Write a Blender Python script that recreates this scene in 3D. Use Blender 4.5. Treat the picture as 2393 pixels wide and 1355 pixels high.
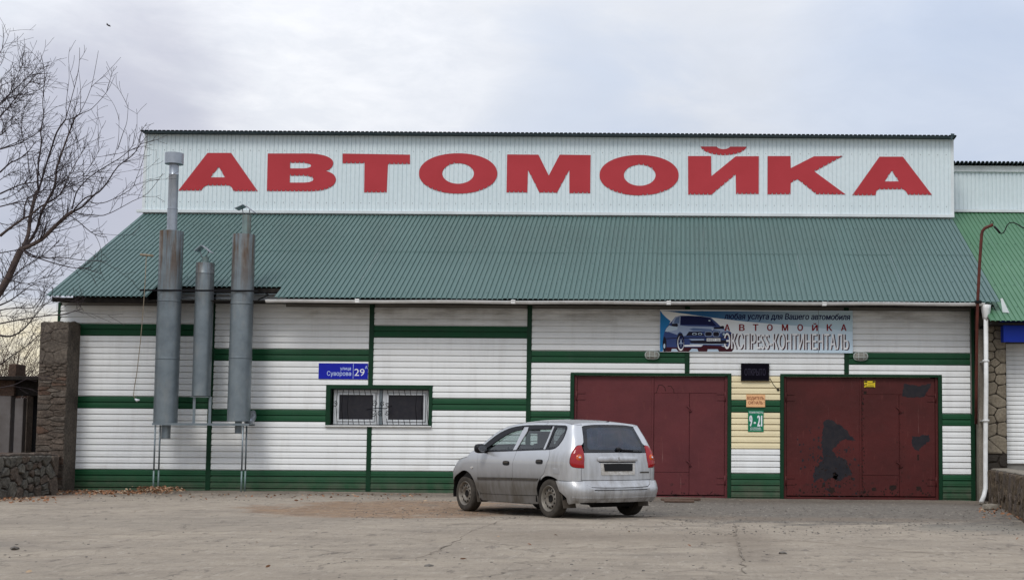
import bpy, bmesh, math, random
import numpy as np
from mathutils import Vector, Matrix, noise
from mathutils.geometry import delaunay_2d_cdt, tessellate_polygon

random.seed(7)
for o in list(bpy.data.objects):
    bpy.data.objects.remove(o)
scene = bpy.context.scene
COL = scene.collection

# ------------------------------------------------------------------ camera
F, PPX, PPY, WID, HGT = 3200.0, 1595.0, 800.0, 2393.0, 1355.0
CAM_H, HORIZON, ROLL = 1.267, 1035.0, 0.0064
PITCH = math.atan((HORIZON - PPY) / F)
_r, _u = Vector((1, 0, 0)), Vector((0, -math.sin(PITCH), math.cos(PITCH)))
FWD = Vector((0, math.cos(PITCH), math.sin(PITCH)))
RGT = _r * math.cos(ROLL) + _u * math.sin(ROLL)
UPV = -_r * math.sin(ROLL) + _u * math.cos(ROLL)
CAMO = Vector((0, 0, CAM_H))
cd = bpy.data.cameras.new("camera")
cam = bpy.data.objects.new("camera", cd)
COL.objects.link(cam)
cam.matrix_world = Matrix(((RGT.x, UPV.x, -FWD.x, 0), (RGT.y, UPV.y, -FWD.y, 0), (RGT.z, UPV.z, -FWD.z, CAM_H), (0, 0, 0, 1)))
cd.sensor_width = 36
cd.lens = 36 * F / WID
cd.shift_x = (WID / 2 - PPX) / WID
cd.shift_y = (PPY - HGT / 2) / WID
cd.clip_end = 3000
scene.camera = cam


def ray(px, py):
    return RGT * ((px - PPX) / F) - UPV * ((py - PPY) / F) + FWD


def at(px, py, Y):
    """world point at depth Y seen at pixel px,py of the photograph"""
    d = ray(px, py)
    return CAMO + d * (Y / d.y)


# ------------------------------------------------------------------ world
SUN_EL, SUN_AZ = math.radians(48), math.radians(200)      # azimuth: from +Y clockwise (behind the camera, a bit left)
world = bpy.data.worlds.new("World")
scene.world = world
world.use_nodes = True
wt = world.node_tree
wt.nodes.clear()


def N(t, kind, **kw):
    n = t.nodes.new(kind)
    for k, v in kw.items():
        if k.startswith('i_'):
            key = k[2:]
            key = int(key) if key.isdigit() else key.replace('_', ' ')
            n.inputs[key].default_value = v
        else:
            setattr(n, k, v)
    return n


def L(t, a, b):
    t.links.new(a, b)


def ramp(t, fac, stops, interp='LINEAR'):
    n = t.nodes.new('ShaderNodeValToRGB')
    n.color_ramp.interpolation = interp
    e = n.color_ramp.elements
    e[0].position, e[1].position = stops[0][0], stops[-1][0]
    for p, c in stops[1:-1]:
        e.new(p)
    for el, (p, c) in zip(e, stops):
        c = (c, c, c) if isinstance(c, (int, float)) else c
        el.position = p
        el.color = (*c[:3], 1)
    L(t, fac, n.inputs[0])
    return n.outputs[0]


def mix(t, fac, a, b, mode='MIX'):
    n = t.nodes.new('ShaderNodeMixRGB')
    n.blend_type = mode
    for i, v in ((0, fac), (1, a), (2, b)):
        if hasattr(v, 'links'):
            L(t, v, n.inputs[i])
        elif i == 0:
            n.inputs[0].default_value = v
        else:
            n.inputs[i].default_value = (*v[:3], 1) if not isinstance(v, (int, float)) else (v, v, v, 1)
    return n.outputs[0]


def mth(t, op, a, b=None, clamp=False):
    n = t.nodes.new('ShaderNodeMath')
    n.operation = op
    n.use_clamp = clamp
    for i, v in ((0, a), (1, b)):
        if v is None:
            continue
        if hasattr(v, 'links'):
            L(t, v, n.inputs[i])
        else:
            n.inputs[i].default_value = v
    return n.outputs[0]


tc = N(wt, 'ShaderNodeTexCoord')
gen = tc.outputs['Generated']
sep = N(wt, 'ShaderNodeSeparateXYZ')
L(wt, gen, sep.inputs[0])


def blob(px, py, width, soft):
    """cloud mass centred on a sky direction; width, soft = cosine distances"""
    d = ray(px, py).normalized()
    n = N(wt, 'ShaderNodeVectorMath', operation='DOT_PRODUCT')
    L(wt, wob.outputs[0], n.inputs[0])
    n.inputs[1].default_value = d
    m = N(wt, 'ShaderNodeMapRange', interpolation_type='SMOOTHSTEP')
    L(wt, n.outputs['Value'], m.inputs[0])
    m.inputs[1].default_value = math.cos(width + soft)
    m.inputs[2].default_value = math.cos(max(width - soft, 0))
    return m.outputs[0]


stretch = N(wt, 'ShaderNodeMapping')
L(wt, gen, stretch.inputs[0])
stretch.inputs['Scale'].default_value = (1, 1, 2.6)
nz = N(wt, 'ShaderNodeTexNoise', i_Scale=5.5, i_Detail=7.0, i_Roughness=0.55, i_Distortion=0.4)
L(wt, stretch.outputs[0], nz.inputs['Vector'])
wobs = N(wt, 'ShaderNodeVectorMath', operation='MULTIPLY_ADD')
L(wt, nz.outputs['Color'], wobs.inputs[0])
wobs.inputs[1].default_value = (.14, .0, .14)
wobs.inputs[2].default_value = (-.07, 0, -.07)
wob0 = N(wt, 'ShaderNodeVectorMath', operation='ADD')
L(wt, gen, wob0.inputs[0])
L(wt, wobs.outputs[0], wob0.inputs[1])
wob = N(wt, 'ShaderNodeVectorMath', operation='NORMALIZE')
L(wt, wob0.outputs[0], wob.inputs[0])
cloud = ramp(wt, nz.outputs['Fac'], [(.30, (.50, .565, .69)), (.46, (.62, .67, .77)), (.58, (.71, .74, .80)), (.74, (.84, .855, .89))])
c1 = mix(wt, mth(wt, 'MULTIPLY', blob(600, 60, .12, .14), .9), cloud, (.87, .88, .91))
nz2 = N(wt, 'ShaderNodeTexNoise', i_Scale=16.0, i_Detail=8.0, i_Roughness=.62, i_Distortion=.3)
L(wt, stretch.outputs[0], nz2.inputs['Vector'])
c1 = mix(wt, mth(wt, 'MULTIPLY', ramp(wt, nz2.outputs['Fac'], [(.38, 1), (.62, 0)]), .36), c1, (.56, .60, .68))
c1 = mix(wt, mth(wt, 'MULTIPLY', blob(220, 380, .05, .08), .75), c1, (.43, .44, .54))
c1 = mix(wt, mth(wt, 'MULTIPLY', blob(1500, 60, .09, .08), .45), c1, (.71, .72, .745))
c1 = mix(wt, mth(wt, 'MULTIPLY', blob(2330, 320, .06, .12), .65), c1, (.47, .55, .70))
c1 = mix(wt, mth(wt, 'MULTIPLY', blob(1350, 290, .04, .05), .5), c1, (.50, .58, .73))
# warm break in the cloud along the low horizon
lowm = mth(wt, 'MULTIPLY', ramp(wt, sep.outputs[2], [(.022, 0), (.045, 1), (.072, 1), (.092, 0)]),
           ramp(wt, nz.outputs['Fac'], [(.36, .25), (.56, 1)]))
c1 = mix(wt, lowm, c1, (1.0, .86, .55))
# an overcast sky is brighter overhead
zen = mth(wt, 'ADD', mth(wt, 'MULTIPLY', mth(wt, 'MAXIMUM', sep.outputs[2], 0.0), .75), 1.0)
zen = mth(wt, 'SUBTRACT', zen, .0)
zc_ = N(wt, 'ShaderNodeVectorMath', operation='SCALE')
L(wt, c1, zc_.inputs[0])
L(wt, zen, zc_.inputs['Scale'])
sky = N(wt, 'ShaderNodeTexSky', sky_type='NISHITA', sun_disc=False)
sky.sun_elevation = SUN_EL
sky.sun_rotation = SUN_AZ
bg1 = N(wt, 'ShaderNodeBackground', i_Strength=0.08)
L(wt, sky.outputs[0], bg1.inputs[0])
bg2 = N(wt, 'ShaderNodeBackground', i_Strength=1.0)
L(wt, zc_.outputs[0], bg2.inputs[0])
ms = N(wt, 'ShaderNodeMixShader', i_0=0.93)
L(wt, bg1.outputs[0], ms.inputs[1])
L(wt, bg2.outputs[0], ms.inputs[2])
wo = N(wt, 'ShaderNodeOutputWorld')
L(wt, ms.outputs[0], wo.inputs[0])

sd = bpy.data.lights.new("sun", 'SUN')
sd.energy = 1.5
sd.angle = math.radians(20)
sd.color = (1.0, .97, .92)
sun = bpy.data.objects.new("sun", sd)
COL.objects.link(sun)
sdir = Vector((math.sin(SUN_AZ) * math.cos(SUN_EL), math.cos(SUN_AZ) * math.cos(SUN_EL), math.sin(SUN_EL)))
sun.rotation_euler = sdir.to_track_quat('Z', 'Y').to_euler()
scene.view_settings.view_transform = 'Standard'
scene.view_settings.look = 'None'
scene.view_settings.exposure = 0.0
scene.view_settings.gamma = 1.0
scene.view_settings.use_curve_mapping = False
scene.cycles.max_bounces = 6
scene.cycles.transparent_max_bounces = 12


# ------------------------------------------------------------------ materials
def material(name, col, rough=.6, metal=0.0, col2=None, scale=2.0, amt=(.35, .7), fine=.0, bump=0.0, bscale=40.0,
             stretch=(1, 1, 1), spec=.2, coat=0.0, extra=None, rvar=0.0, detail=6.0):
    m = bpy.data.materials.new(name)
    m.use_nodes = True
    t = m.node_tree
    b = t.nodes['Principled BSDF']
    b.inputs['Roughness'].default_value = rough
    b.inputs['Metallic'].default_value = metal
    b.inputs['Specular IOR Level'].default_value = spec
    if coat:
        b.inputs['Coat Weight'].default_value = coat
        b.inputs['Coat Roughness'].default_value = .03
    geo = N(t, 'ShaderNodeNewGeometry')
    mp = N(t, 'ShaderNodeMapping')
    mp.inputs['Scale'].default_value = stretch
    L(t, geo.outputs['Position'], mp.inputs[0])
    pos = mp.outputs[0]
    n1 = N(t, 'ShaderNodeTexNoise', i_Scale=scale, i_Detail=detail, i_Roughness=.6)
    L(t, pos, n1.inputs['Vector'])
    c2 = col2 if col2 else tuple(x * .82 for x in col)
    out = mix(t, ramp(t, n1.outputs['Fac'], [(amt[0], 0.0), (amt[1], 1.0)]), col, c2)
    if fine:
        n2 = N(t, 'ShaderNodeTexNoise', i_Scale=bscale * 1.7, i_Detail=4.0)
        L(t, pos, n2.inputs['Vector'])
        v = ramp(t, n2.outputs['Fac'], [(.3, 1 - fine), (.7, 1 + fine if fine < .5 else 1.4)])
        out = mix(t, 1.0, out, v, 'MULTIPLY')
    if extra:
        out = extra(t, out, geo.outputs['Position'], n1.outputs['Fac'], b)
    L(t, out, b.inputs['Base Color'])
    if rvar:
        L(t, ramp(t, n1.outputs['Fac'], [(.3, max(rough - rvar, 0)), (.7, min(rough + rvar, 1))]), b.inputs['Roughness'])
    if bump:
        n3 = N(t, 'ShaderNodeTexNoise', i_Scale=bscale, i_Detail=5.0)
        L(t, pos, n3.inputs['Vector'])
        bp = N(t, 'ShaderNodeBump', i_Strength=bump, i_Distance=.02)
        L(t, n3.outputs['Fac'], bp.inputs['Height'])
        L(t, bp.outputs[0], b.inputs['Normal'])
    return m


def zmask(t, pos, axis, a, b):
    s = N(t, 'ShaderNodeSeparateXYZ')
    L(t, pos, s.inputs[0])
    m = N(t, 'ShaderNodeMapRange', interpolation_type='SMOOTHSTEP')
    L(t, s.outputs[axis], m.inputs[0])
    m.inputs[1].default_value = a
    m.inputs[2].default_value = b
    return m.outputs[0]


def streaks(t, pos, sc=(9, 1, .5), lo=.45, hi=.7):
    mp = N(t, 'ShaderNodeMapping')
    mp.inputs['Scale'].default_value = sc
    L(t, pos, mp.inputs[0])
    n = N(t, 'ShaderNodeTexNoise', i_Scale=1.0, i_Detail=5.0, i_Roughness=.6)
    L(t, mp.outputs[0], n.inputs['Vector'])
    return ramp(t, n.outputs['Fac'], [(lo, 0), (hi, 1)])


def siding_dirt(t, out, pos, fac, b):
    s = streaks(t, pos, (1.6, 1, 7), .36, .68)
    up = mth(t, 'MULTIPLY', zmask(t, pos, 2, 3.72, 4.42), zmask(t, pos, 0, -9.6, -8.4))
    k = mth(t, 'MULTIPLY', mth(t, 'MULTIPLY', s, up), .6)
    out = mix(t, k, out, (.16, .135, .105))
    k2 = mth(t, 'MULTIPLY', mth(t, 'MULTIPLY', streaks(t, pos, (2.2, 1, 1.3), .5, .8), zmask(t, pos, 2, 1.0, .4)), .4)
    out = mix(t, k2, out, (.42, .38, .32))
    return mix(t, mth(t, 'MULTIPLY', streaks(t, pos, (5, 1, .6), .5, .78), .22), out, (.38, .36, .33))


def splash(t, out, pos, fac, b):
    s = streaks(t, pos, (4, 1, 3), .35, .7)
    k = mth(t, 'MULTIPLY', zmask(t, pos, 2, .55, .08), mth(t, 'ADD', mth(t, 'MULTIPLY', s, .5), .12))
    out = mix(t, k, out, (.12, .105, .08))
    s2 = streaks(t, pos, (3, 1, .8), .55, .8)
    return mix(t, mth(t, 'MULTIPLY', s2, .25), out, (.045, .085, .06))


def rust_streaks(t, out, pos, fac, b):
    s = streaks(t, pos, (9, 9, .7), .44, .62)
    k = mth(t, 'MULTIPLY', s, zmask(t, pos, 2, 3.9, 5.9))
    out = mix(t, mth(t, 'MULTIPLY', k, .9), out, (.12, .066, .032))
    s2 = streaks(t, pos, (6, 6, 2.2), .52, .72)
    return mix(t, mth(t, 'MULTIPLY', s2, .4), out, (.30, .31, .30))


def roof_wear(t, out, pos, fac, b):
    s = streaks(t, pos, (7, 1.2, 1), .42, .74)
    out = mix(t, mth(t, 'MULTIPLY', s, .22), out, (.11, .18, .165))
    s2 = streaks(t, pos, (2.0, .6, 1), .5, .8)
    return mix(t, mth(t, 'MULTIPLY', s2, .06), out, (.045, .095, .09))


def car_dirt(t, out, pos, fac, b):
    s = streaks(t, pos, (6, 6, 1.6), .30, .70)
    lo = zmask(t, pos, 2, 1.10, .52)
    k = mth(t, 'MULTIPLY', lo, mth(t, 'ADD', mth(t, 'MULTIPLY', s, .2), .78))
    L(t, mth(t, 'ADD', mth(t, 'MULTIPLY', k, .5), .30), b.inputs['Roughness'])
    L(t, mth(t, 'SUBTRACT', .42, mth(t, 'MULTIPLY', k, .42)), b.inputs['Metallic'])
    L(t, mth(t, 'SUBTRACT', .6, mth(t, 'MULTIPLY', k, .75), True), b.inputs['Coat Weight'])
    L(t, mth(t, 'SUBTRACT', .4, mth(t, 'MULTIPLY', k, .35), True), b.inputs['Specular IOR Level'])
    return mix(t, k, out, (.082, .067, .050))


def car_dust(t, out, pos, fac, b):
    s = streaks(t, pos, (9, 9, 1.3), .34, .72)
    lo = mth(t, 'ADD', mth(t, 'MULTIPLY', zmask(t, pos, 2, 1.30, .95), .42), mth(t, 'MULTIPLY', zmask(t, pos, 2, .62, .36), .35))
    k = mth(t, 'MULTIPLY', lo, mth(t, 'ADD', s, .35))
    L(t, mth(t, 'ADD', mth(t, 'MULTIPLY', k, .5), .30), b.inputs['Roughness'])
    return mix(t, k, out, (.15, .13, .108))


def gate_wear(t, out, pos, fac, b):
    s = streaks(t, pos, (5, 1, 5), .60, .72)
    low = mth(t, 'MULTIPLY', s, zmask(t, pos, 2, .9, .15))
    out = mix(t, mth(t, 'MULTIPLY', low, .8), out, (.018, .014, .013))
    s2 = streaks(t, pos, (14, 1, 3), .60, .74)
    out = mix(t, mth(t, 'MULTIPLY', s2, .35), out, (.17, .055, .045))
    s3 = streaks(t, pos, (30, 1, .9), .68, .76)
    return mix(t, mth(t, 'MULTIPLY', s3, .45), out, (.30, .17, .15))


MAT = {}


def mk(name, *a, **k):
    MAT[name] = material(name, *a, **k)
    return MAT[name]


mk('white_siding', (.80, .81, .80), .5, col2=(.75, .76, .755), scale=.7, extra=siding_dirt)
mk('yellow_siding', (.80, .70, .45), .5, col2=(.72, .62, .40), scale=1.2, bump=.15, bscale=14)
mk('green_siding', (.005, .056, .020), .48, col2=(.008, .072, .027), scale=1.6, bump=.15, bscale=14, rvar=.1, extra=splash)
mk('green_trim', (.003, .030, .012), .48, col2=(.006, .040, .017), scale=2.5)
mk('wall_core', (.25, .24, .22), .9)
mk('roof_paint', (.086, .146, .136), .44, metal=.15, col2=(.094, .156, .146), scale=.5, extra=roof_wear, bump=.08, bscale=9)
mk('roof_paint_green', (.065, .165, .088), .40, metal=.1, col2=(.085, .195, .11), scale=.5, bump=.12, bscale=9)
mk('white_sheet', (.60, .68, .70), .42, metal=.1, col2=(.66, .73, .75), scale=.35, bump=.1, bscale=6, fine=.03)
mk('sign_red', (.39, .034, .042), .5, col2=(.43, .040, .05), scale=1.2)
mk('cap_dark', (.035, .055, .065), .5, col2=(.05, .075, .085), scale=5)  # dark primer, with the shade of the cap's underside put into the colour
mk('white_flashing', (.66, .70, .71), .4)
mk('pvc_white', (.78, .78, .77), .35, col2=(.62, .62, .60), scale=5)
mk('dark_wood', (.012, .010, .009), .85, col2=(.03, .026, .022), scale=8)
mk('gate_maroon', (.122, .030, .033), .5, col2=(.095, .024, .027), scale=1.5, extra=gate_wear, bump=.35, bscale=5, rvar=.12)
mk('gate_maroon_dark', (.086, .017, .016), .5, col2=(.056, .013, .012), scale=1.1, extra=gate_wear, bump=.4, bscale=5, rvar=.12)
mk('primer_grey', (.014, .014, .019), .65, col2=(.026, .022, .025), scale=7)
mk('rust_dark', (.03, .014, .011), .8, col2=(.012, .009, .008), scale=14)
mk('galvanised', (.21, .245, .265), .42, metal=.55, col2=(.16, .19, .21), scale=3.5, extra=rust_streaks, bump=.15, bscale=9, rvar=.12)
mk('galvanised_light', (.36, .39, .43), .36, metal=.6, col2=(.28, .31, .35), scale=5, rvar=.1)
mk('galvanised_green', (.20, .27, .26), .5, metal=.35, col2=(.15, .20, .20), scale=5, extra=rust_streaks)
mk('black_metal', (.010, .010, .012), .55, spec=.08)
mk('pole_beige', (.30, .25, .18), .7, col2=(.20, .165, .12), scale=9)
mk('rust_pipe', (.12, .032, .022), .55, col2=(.07, .022, .018), scale=9, bump=.3, bscale=30)
mk('rubber_black', (.012, .012, .012), .6)
mk('upvc_frame', (.62, .64, .66), .3, col2=(.54, .56, .58), scale=4)
mk('mesh_dark', (.018, .018, .024), .35, col2=(.028, .026, .03), scale=12)
mk('sign_blue', (.006, .012, .34), .35, col2=(.008, .016, .38), scale=4)
mk('sign_white', (.80, .82, .86), .4)
mk('lettering_pale', (.55, .66, .92), .4)
mk('sign_orange', (.82, .47, .24), .45, col2=(.76, .42, .21), scale=9)
mk('lettering_brown', (.22, .05, .02), .5)
mk('sign_green', (.008, .20, .10), .35)
mk('display_black', (.005, .004, .008), .5, spec=.03)
mk('display_text', (.020, .017, .034), .3)
mk('sticker_yellow', (.78, .58, .03), .4)
mk('sticker_black', (.015, .013, .01), .5)
mk('lamp_glass', (.30, .29, .26), .25, col2=(.2, .2, .17), scale=30)
mk('lamp_cage', (.55, .60, .57), .35)
mk('awning_blue', (.006, .035, .40), .4, col2=(.008, .045, .46), scale=2)
mk('pillar_stone', (.15, .125, .092), .9, col2=(.215, .185, .14), scale=3, bump=.6, bscale=12, fine=.25)
mk('pillar_mortar', (.035, .028, .022), .95, bump=.5, bscale=30)
mk('concrete', (.17, .15, .12), .9, col2=(.25, .22, .18), scale=2.5, bump=.5, bscale=25, fine=.2)
mk('old_plaster', (.125, .104, .085), .95, col2=(.062, .052, .044), scale=2.6, bump=.9, bscale=11, fine=.35)
mk('rubble_stone', (.125, .098, .078), .92, col2=(.055, .044, .036), scale=4, bump=.8, bscale=16, fine=.35)
mk('rubble_brick', (.115, .072, .052), .92, col2=(.065, .046, .036), scale=5, bump=.8, bscale=16, fine=.3)
mk('grey_stone', (.135, .125, .105), .92, col2=(.06, .056, .05), scale=3.2, bump=.9, bscale=12, fine=.35)
mk('brown_stone', (.13, .098, .066), .92, col2=(.055, .042, .032), scale=5, bump=.9, bscale=18, fine=.35)
mk('dark_mortar', (.040, .034, .028), .95, bump=.8, bscale=30)
mk('slab_concrete', (.19, .175, .17), .9, col2=(.12, .105, .095), scale=1.8, bump=.4, bscale=12)
mk('dark_void', (.006, .006, .007), .9)
mk('bark', (.055, .040, .038), .9, col2=(.095, .07, .06), scale=6, bump=.5, bscale=40)
mk('twig', (.034, .026, .030), .85, col2=(.052, .041, .042), scale=3)
mk('twig_brown', (.075, .04, .028), .85, col2=(.05, .03, .022), scale=3)
mk('dry_leaf', (.30, .15, .075), .8, col2=(.18, .085, .05), scale=13)
mk('pale_leaf', (.40, .30, .20), .8, col2=(.30, .20, .13), scale=13)
mk('stone_chip', (.19, .175, .155), .9, col2=(.075, .065, .056), scale=14)
mk('rock', (.24, .21, .17), .9, col2=(.12, .105, .085), scale=9, bump=.8, bscale=22)
mk('old_plank', (.085, .05, .036), .85, col2=(.16, .11, .08), scale=6, stretch=(1, 8, 8), bump=.4)
# car
mk('car_silver', (.50, .51, .53), .26, metal=.42, col2=(.48, .49, .51), scale=3, coat=.8, extra=car_dirt)
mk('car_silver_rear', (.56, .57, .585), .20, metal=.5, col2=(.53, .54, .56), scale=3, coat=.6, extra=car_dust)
mk('car_black', (.012, .012, .015), .35)
mk('car_plastic', (.045, .04, .036), .6, col2=(.085, .072, .058), scale=6)
mk('tyre', (.034, .030, .026), .85, col2=(.065, .055, .044), scale=9, bump=.3, bscale=40)
mk('steel_rim', (.22, .20, .172), .5, metal=.3, col2=(.12, .103, .085), scale=9)
mk('rim_hole', (.010, .009, .008), .8)
mk('underbody', (.011, .010, .010), .9)
mk('mud_flap', (.058, .047, .038), .8, col2=(.09, .075, .06), scale=8)
mk('seat_cloth', (.022, .022, .027), .9)
mk('dash_grey', (.05, .05, .055), .8)
mk('plate_white', (.55, .54, .52), .4, col2=(.34, .31, .27), scale=18)
mk('plate_dark', (.010, .010, .010), .5)
mk('chrome', (.75, .76, .78), .15, metal=1.0)
mk('light_orange', (.55, .085, .012), .15, coat=.6)
mk('light_red', (.26, .004, .007), .12, col2=(.34, .006, .008), scale=9, coat=.7)
mk('headlight', (.6, .62, .64), .08, coat=.8)


def glass_material(name, tint, refl=.10, haze=0.0, hazecol=(.5, .55, .6)):
    m = bpy.data.materials.new(name)
    m.use_nodes = True
    t = m.node_tree
    t.nodes.clear()
    tr = N(t, 'ShaderNodeBsdfTransparent')
    tr.inputs[0].default_value = (*tint, 1)
    gl = N(t, 'ShaderNodeBsdfGlossy', i_Roughness=.03)
    fr = N(t, 'ShaderNodeLayerWeight', i_Blend=.5)
    f2 = mth(t, 'ADD', mth(t, 'MULTIPLY', mth(t, 'POWER', fr.outputs['Facing'], 3.5), .8), refl, True)
    s1 = N(t, 'ShaderNodeMixShader')
    L(t, f2, s1.inputs[0])
    L(t, tr.outputs[0], s1.inputs[1])
    L(t, gl.outputs[0], s1.inputs[2])
    res = s1.outputs[0]
    if haze:
        df = N(t, 'ShaderNodeBsdfDiffuse')
        df.inputs[0].default_value = (*hazecol, 1)
        geo = N(t, 'ShaderNodeNewGeometry')
        n1 = N(t, 'ShaderNodeTexNoise', i_Scale=2.6, i_Detail=4.0)
        L(t, geo.outputs['Position'], n1.inputs['Vector'])
        s2 = N(t, 'ShaderNodeMixShader')
        L(t, ramp(t, n1.outputs['Fac'], [(.35, haze * .45), (.65, haze * 1.3)]), s2.inputs[0])
        L(t, res, s2.inputs[1])
        L(t, df.outputs[0], s2.inputs[2])
        res = s2.outputs[0]
    o = N(t, 'ShaderNodeOutputMaterial')
    L(t, res, o.inputs[0])
    MAT[name] = m


glass_material('car_glass', (.66, .75, .73), .07)
glass_material('quarter_glass', (.25, .28, .29), .08)
glass_material('rear_glass', (.45, .55, .66), .10, .42, (.20, .29, .38))  # bluish diffuse haze paints the sky's reflection into the rear window
glass_material('window_glass', (.5, .5, .55), .06)


# ------------------------------------------------------------------ mesh helpers
def new_obj(name, mesh, mats, parent=None, loc=None):
    o = bpy.data.objects.new(name, mesh)
    if mats is not None:
        if not isinstance(mats, (list, tuple)):
            mats = [mats]
        if not len(mesh.materials):
            for m in mats:
                mesh.materials.append(MAT[m] if isinstance(m, str) else m)
    if parent is not None:
        o.parent = parent
    if loc is not None:
        o.location = loc
    COL.objects.link(o)
    return o


def empty(name, label, cat, loc=(0, 0, 0), rotz=0, group=None):
    o = bpy.data.objects.new(name, None)
    o.location = loc
    o.rotation_euler = (0, 0, rotz)
    COL.objects.link(o)
    o.empty_display_size = .2
    tag(o, label, cat, group)
    return o


def tag(o, label=None, cat=None, group=None, kind=None):
    if label:
        o['label'] = label
    if cat:
        o['category'] = cat
    if group:
        o['group'] = group
    if kind:
        o['kind'] = kind
    return o


class MB:
    """collects simple shapes into one mesh"""

    def __init__(s):
        s.v, s.f, s.m, s.sm = [], [], [], []

    def add(s, vs, fs, mi=0, smooth=False):
        b = len(s.v)
        s.v += [tuple(v) for v in vs]
        s.f += [tuple(i + b for i in f) for f in fs]
        s.m += [mi] * len(fs)
        s.sm += [smooth] * len(fs)
        return s

    def box(s, x0, x1, y0, y1, z0, z1, mi=0):
        v = [(x0, y0, z0), (x1, y0, z0), (x1, y1, z0), (x0, y1, z0), (x0, y0, z1), (x1, y0, z1), (x1, y1, z1), (x0, y1, z1)]
        return s.add(v, [(0, 3, 2, 1), (4, 5, 6, 7), (0, 1, 5, 4), (1, 2, 6, 5), (2, 3, 7, 6), (3, 0, 4, 7)], mi)

    def tube(s, pts, rad, n=6, mi=0, cap=True, smooth=True):
        pts = [Vector(p) for p in pts]
        if isinstance(rad, (int, float)):
            rad = [rad] * len(pts)
        vs, fs = [], []
        ref = None
        for i, p in enumerate(pts):
            d = (pts[min(i + 1, len(pts) - 1)] - pts[max(i - 1, 0)])
            if d.length < 1e-9:
                d = Vector((0, 0, 1))
            d.normalize()
            if ref is None:
                ref = Vector((1, 0, 0)) if abs(d.x) < .8 else Vector((0, 1, 0))
            a = (ref - d * ref.dot(d))
            if a.length < 1e-6:
                a = d.orthogonal()
            a.normalize()
            ref = a
            b = d.cross(a)
            for k in range(n):
                t = 2 * math.pi * k / n
                vs.append(p + (a * math.cos(t) + b * math.sin(t)) * rad[i])
        for i in range(len(pts) - 1):
            for k in range(n):
                fs.append((i * n + k, i * n + (k + 1) % n, (i + 1) * n + (k + 1) % n, (i + 1) * n + k))
        if cap:
            fs.append(tuple(range(n))[::-1])
            fs.append(tuple((len(pts) - 1) * n + k for k in range(n)))
        return s.add(vs, fs, mi, smooth)

    def lathe(s, prof, axis='z', n=32, org=(0, 0, 0), mi=0, smooth=True):
        """prof: (radius, height)"""
        vs, fs = [], []
        for r, h in prof:
            for k in range(n):
                t = 2 * math.pi * k / n
                c, d = r * math.cos(t), r * math.sin(t)
                p = {'z': (c, d, h), 'y': (c, h, -d), 'x': (h, c, d)}[axis]
                vs.append((p[0] + org[0], p[1] + org[1], p[2] + org[2]))
        for i in range(len(prof) - 1):
            for k in range(n):
                fs.append((i * n + k, i * n + (k + 1) % n, (i + 1) * n + (k + 1) % n, (i + 1) * n + k))
        return s.add(vs, fs, mi, smooth)

    def poly(s, pts, n, depth, mi=0, front_only=False):
        """flat polygon (3d pts) extruded by depth along -n (n = outward normal)"""
        pts = [Vector(p) for p in pts]
        nn = Vector(n)
        area = Vector((0, 0, 0))
        for i in range(len(pts)):
            area += pts[i].cross(pts[(i + 1) % len(pts)])
        if area.dot(nn) < 0:
            pts = pts[::-1]
        tris = tessellate_polygon([pts])
        k = len(pts)
        back = [p - nn * depth for p in pts]
        fs = []
        for t in tris:
            a, b, c = t
            if (pts[b] - pts[a]).cross(pts[c] - pts[a]).dot(nn) < 0:
                a, c = c, a
            fs.append((a, b, c))
            if not front_only:
                fs.append((c + k, b + k, a + k))
        if not front_only:
            for i in range(k):
                j = (i + 1) % k
                fs.append((j, i, i + k, j + k))
        return s.add(pts + back, fs, mi)

    def build(s, name, mats, parent=None, loc=None):
        me = bpy.data.meshes.new(name)
        me.from_pydata(s.v, [], s.f)
        me.polygons.foreach_set('material_index', s.m)
        me.polygons.foreach_set('use_smooth', s.sm)
        me.update()
        return new_obj(name, me, mats, parent, loc)


def smooth_by_angle(o, ang=35):
    me = o.data
    bm = bmesh.new()
    bm.from_mesh(me)
    for f in bm.faces:
        f.smooth = True
    for e in bm.edges:
        e.smooth = len(e.link_faces) < 2 or e.calc_face_angle(0) < math.radians(ang)
    bm.to_mesh(me)
    bm.free()


def bevel(o, w=.01, seg=2, ang=30):
    md = o.modifiers.new('bevel', 'BEVEL')
    md.width = w
    md.segments = seg
    md.limit_method = 'ANGLE'
    md.angle_limit = math.radians(ang)
    return o


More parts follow.
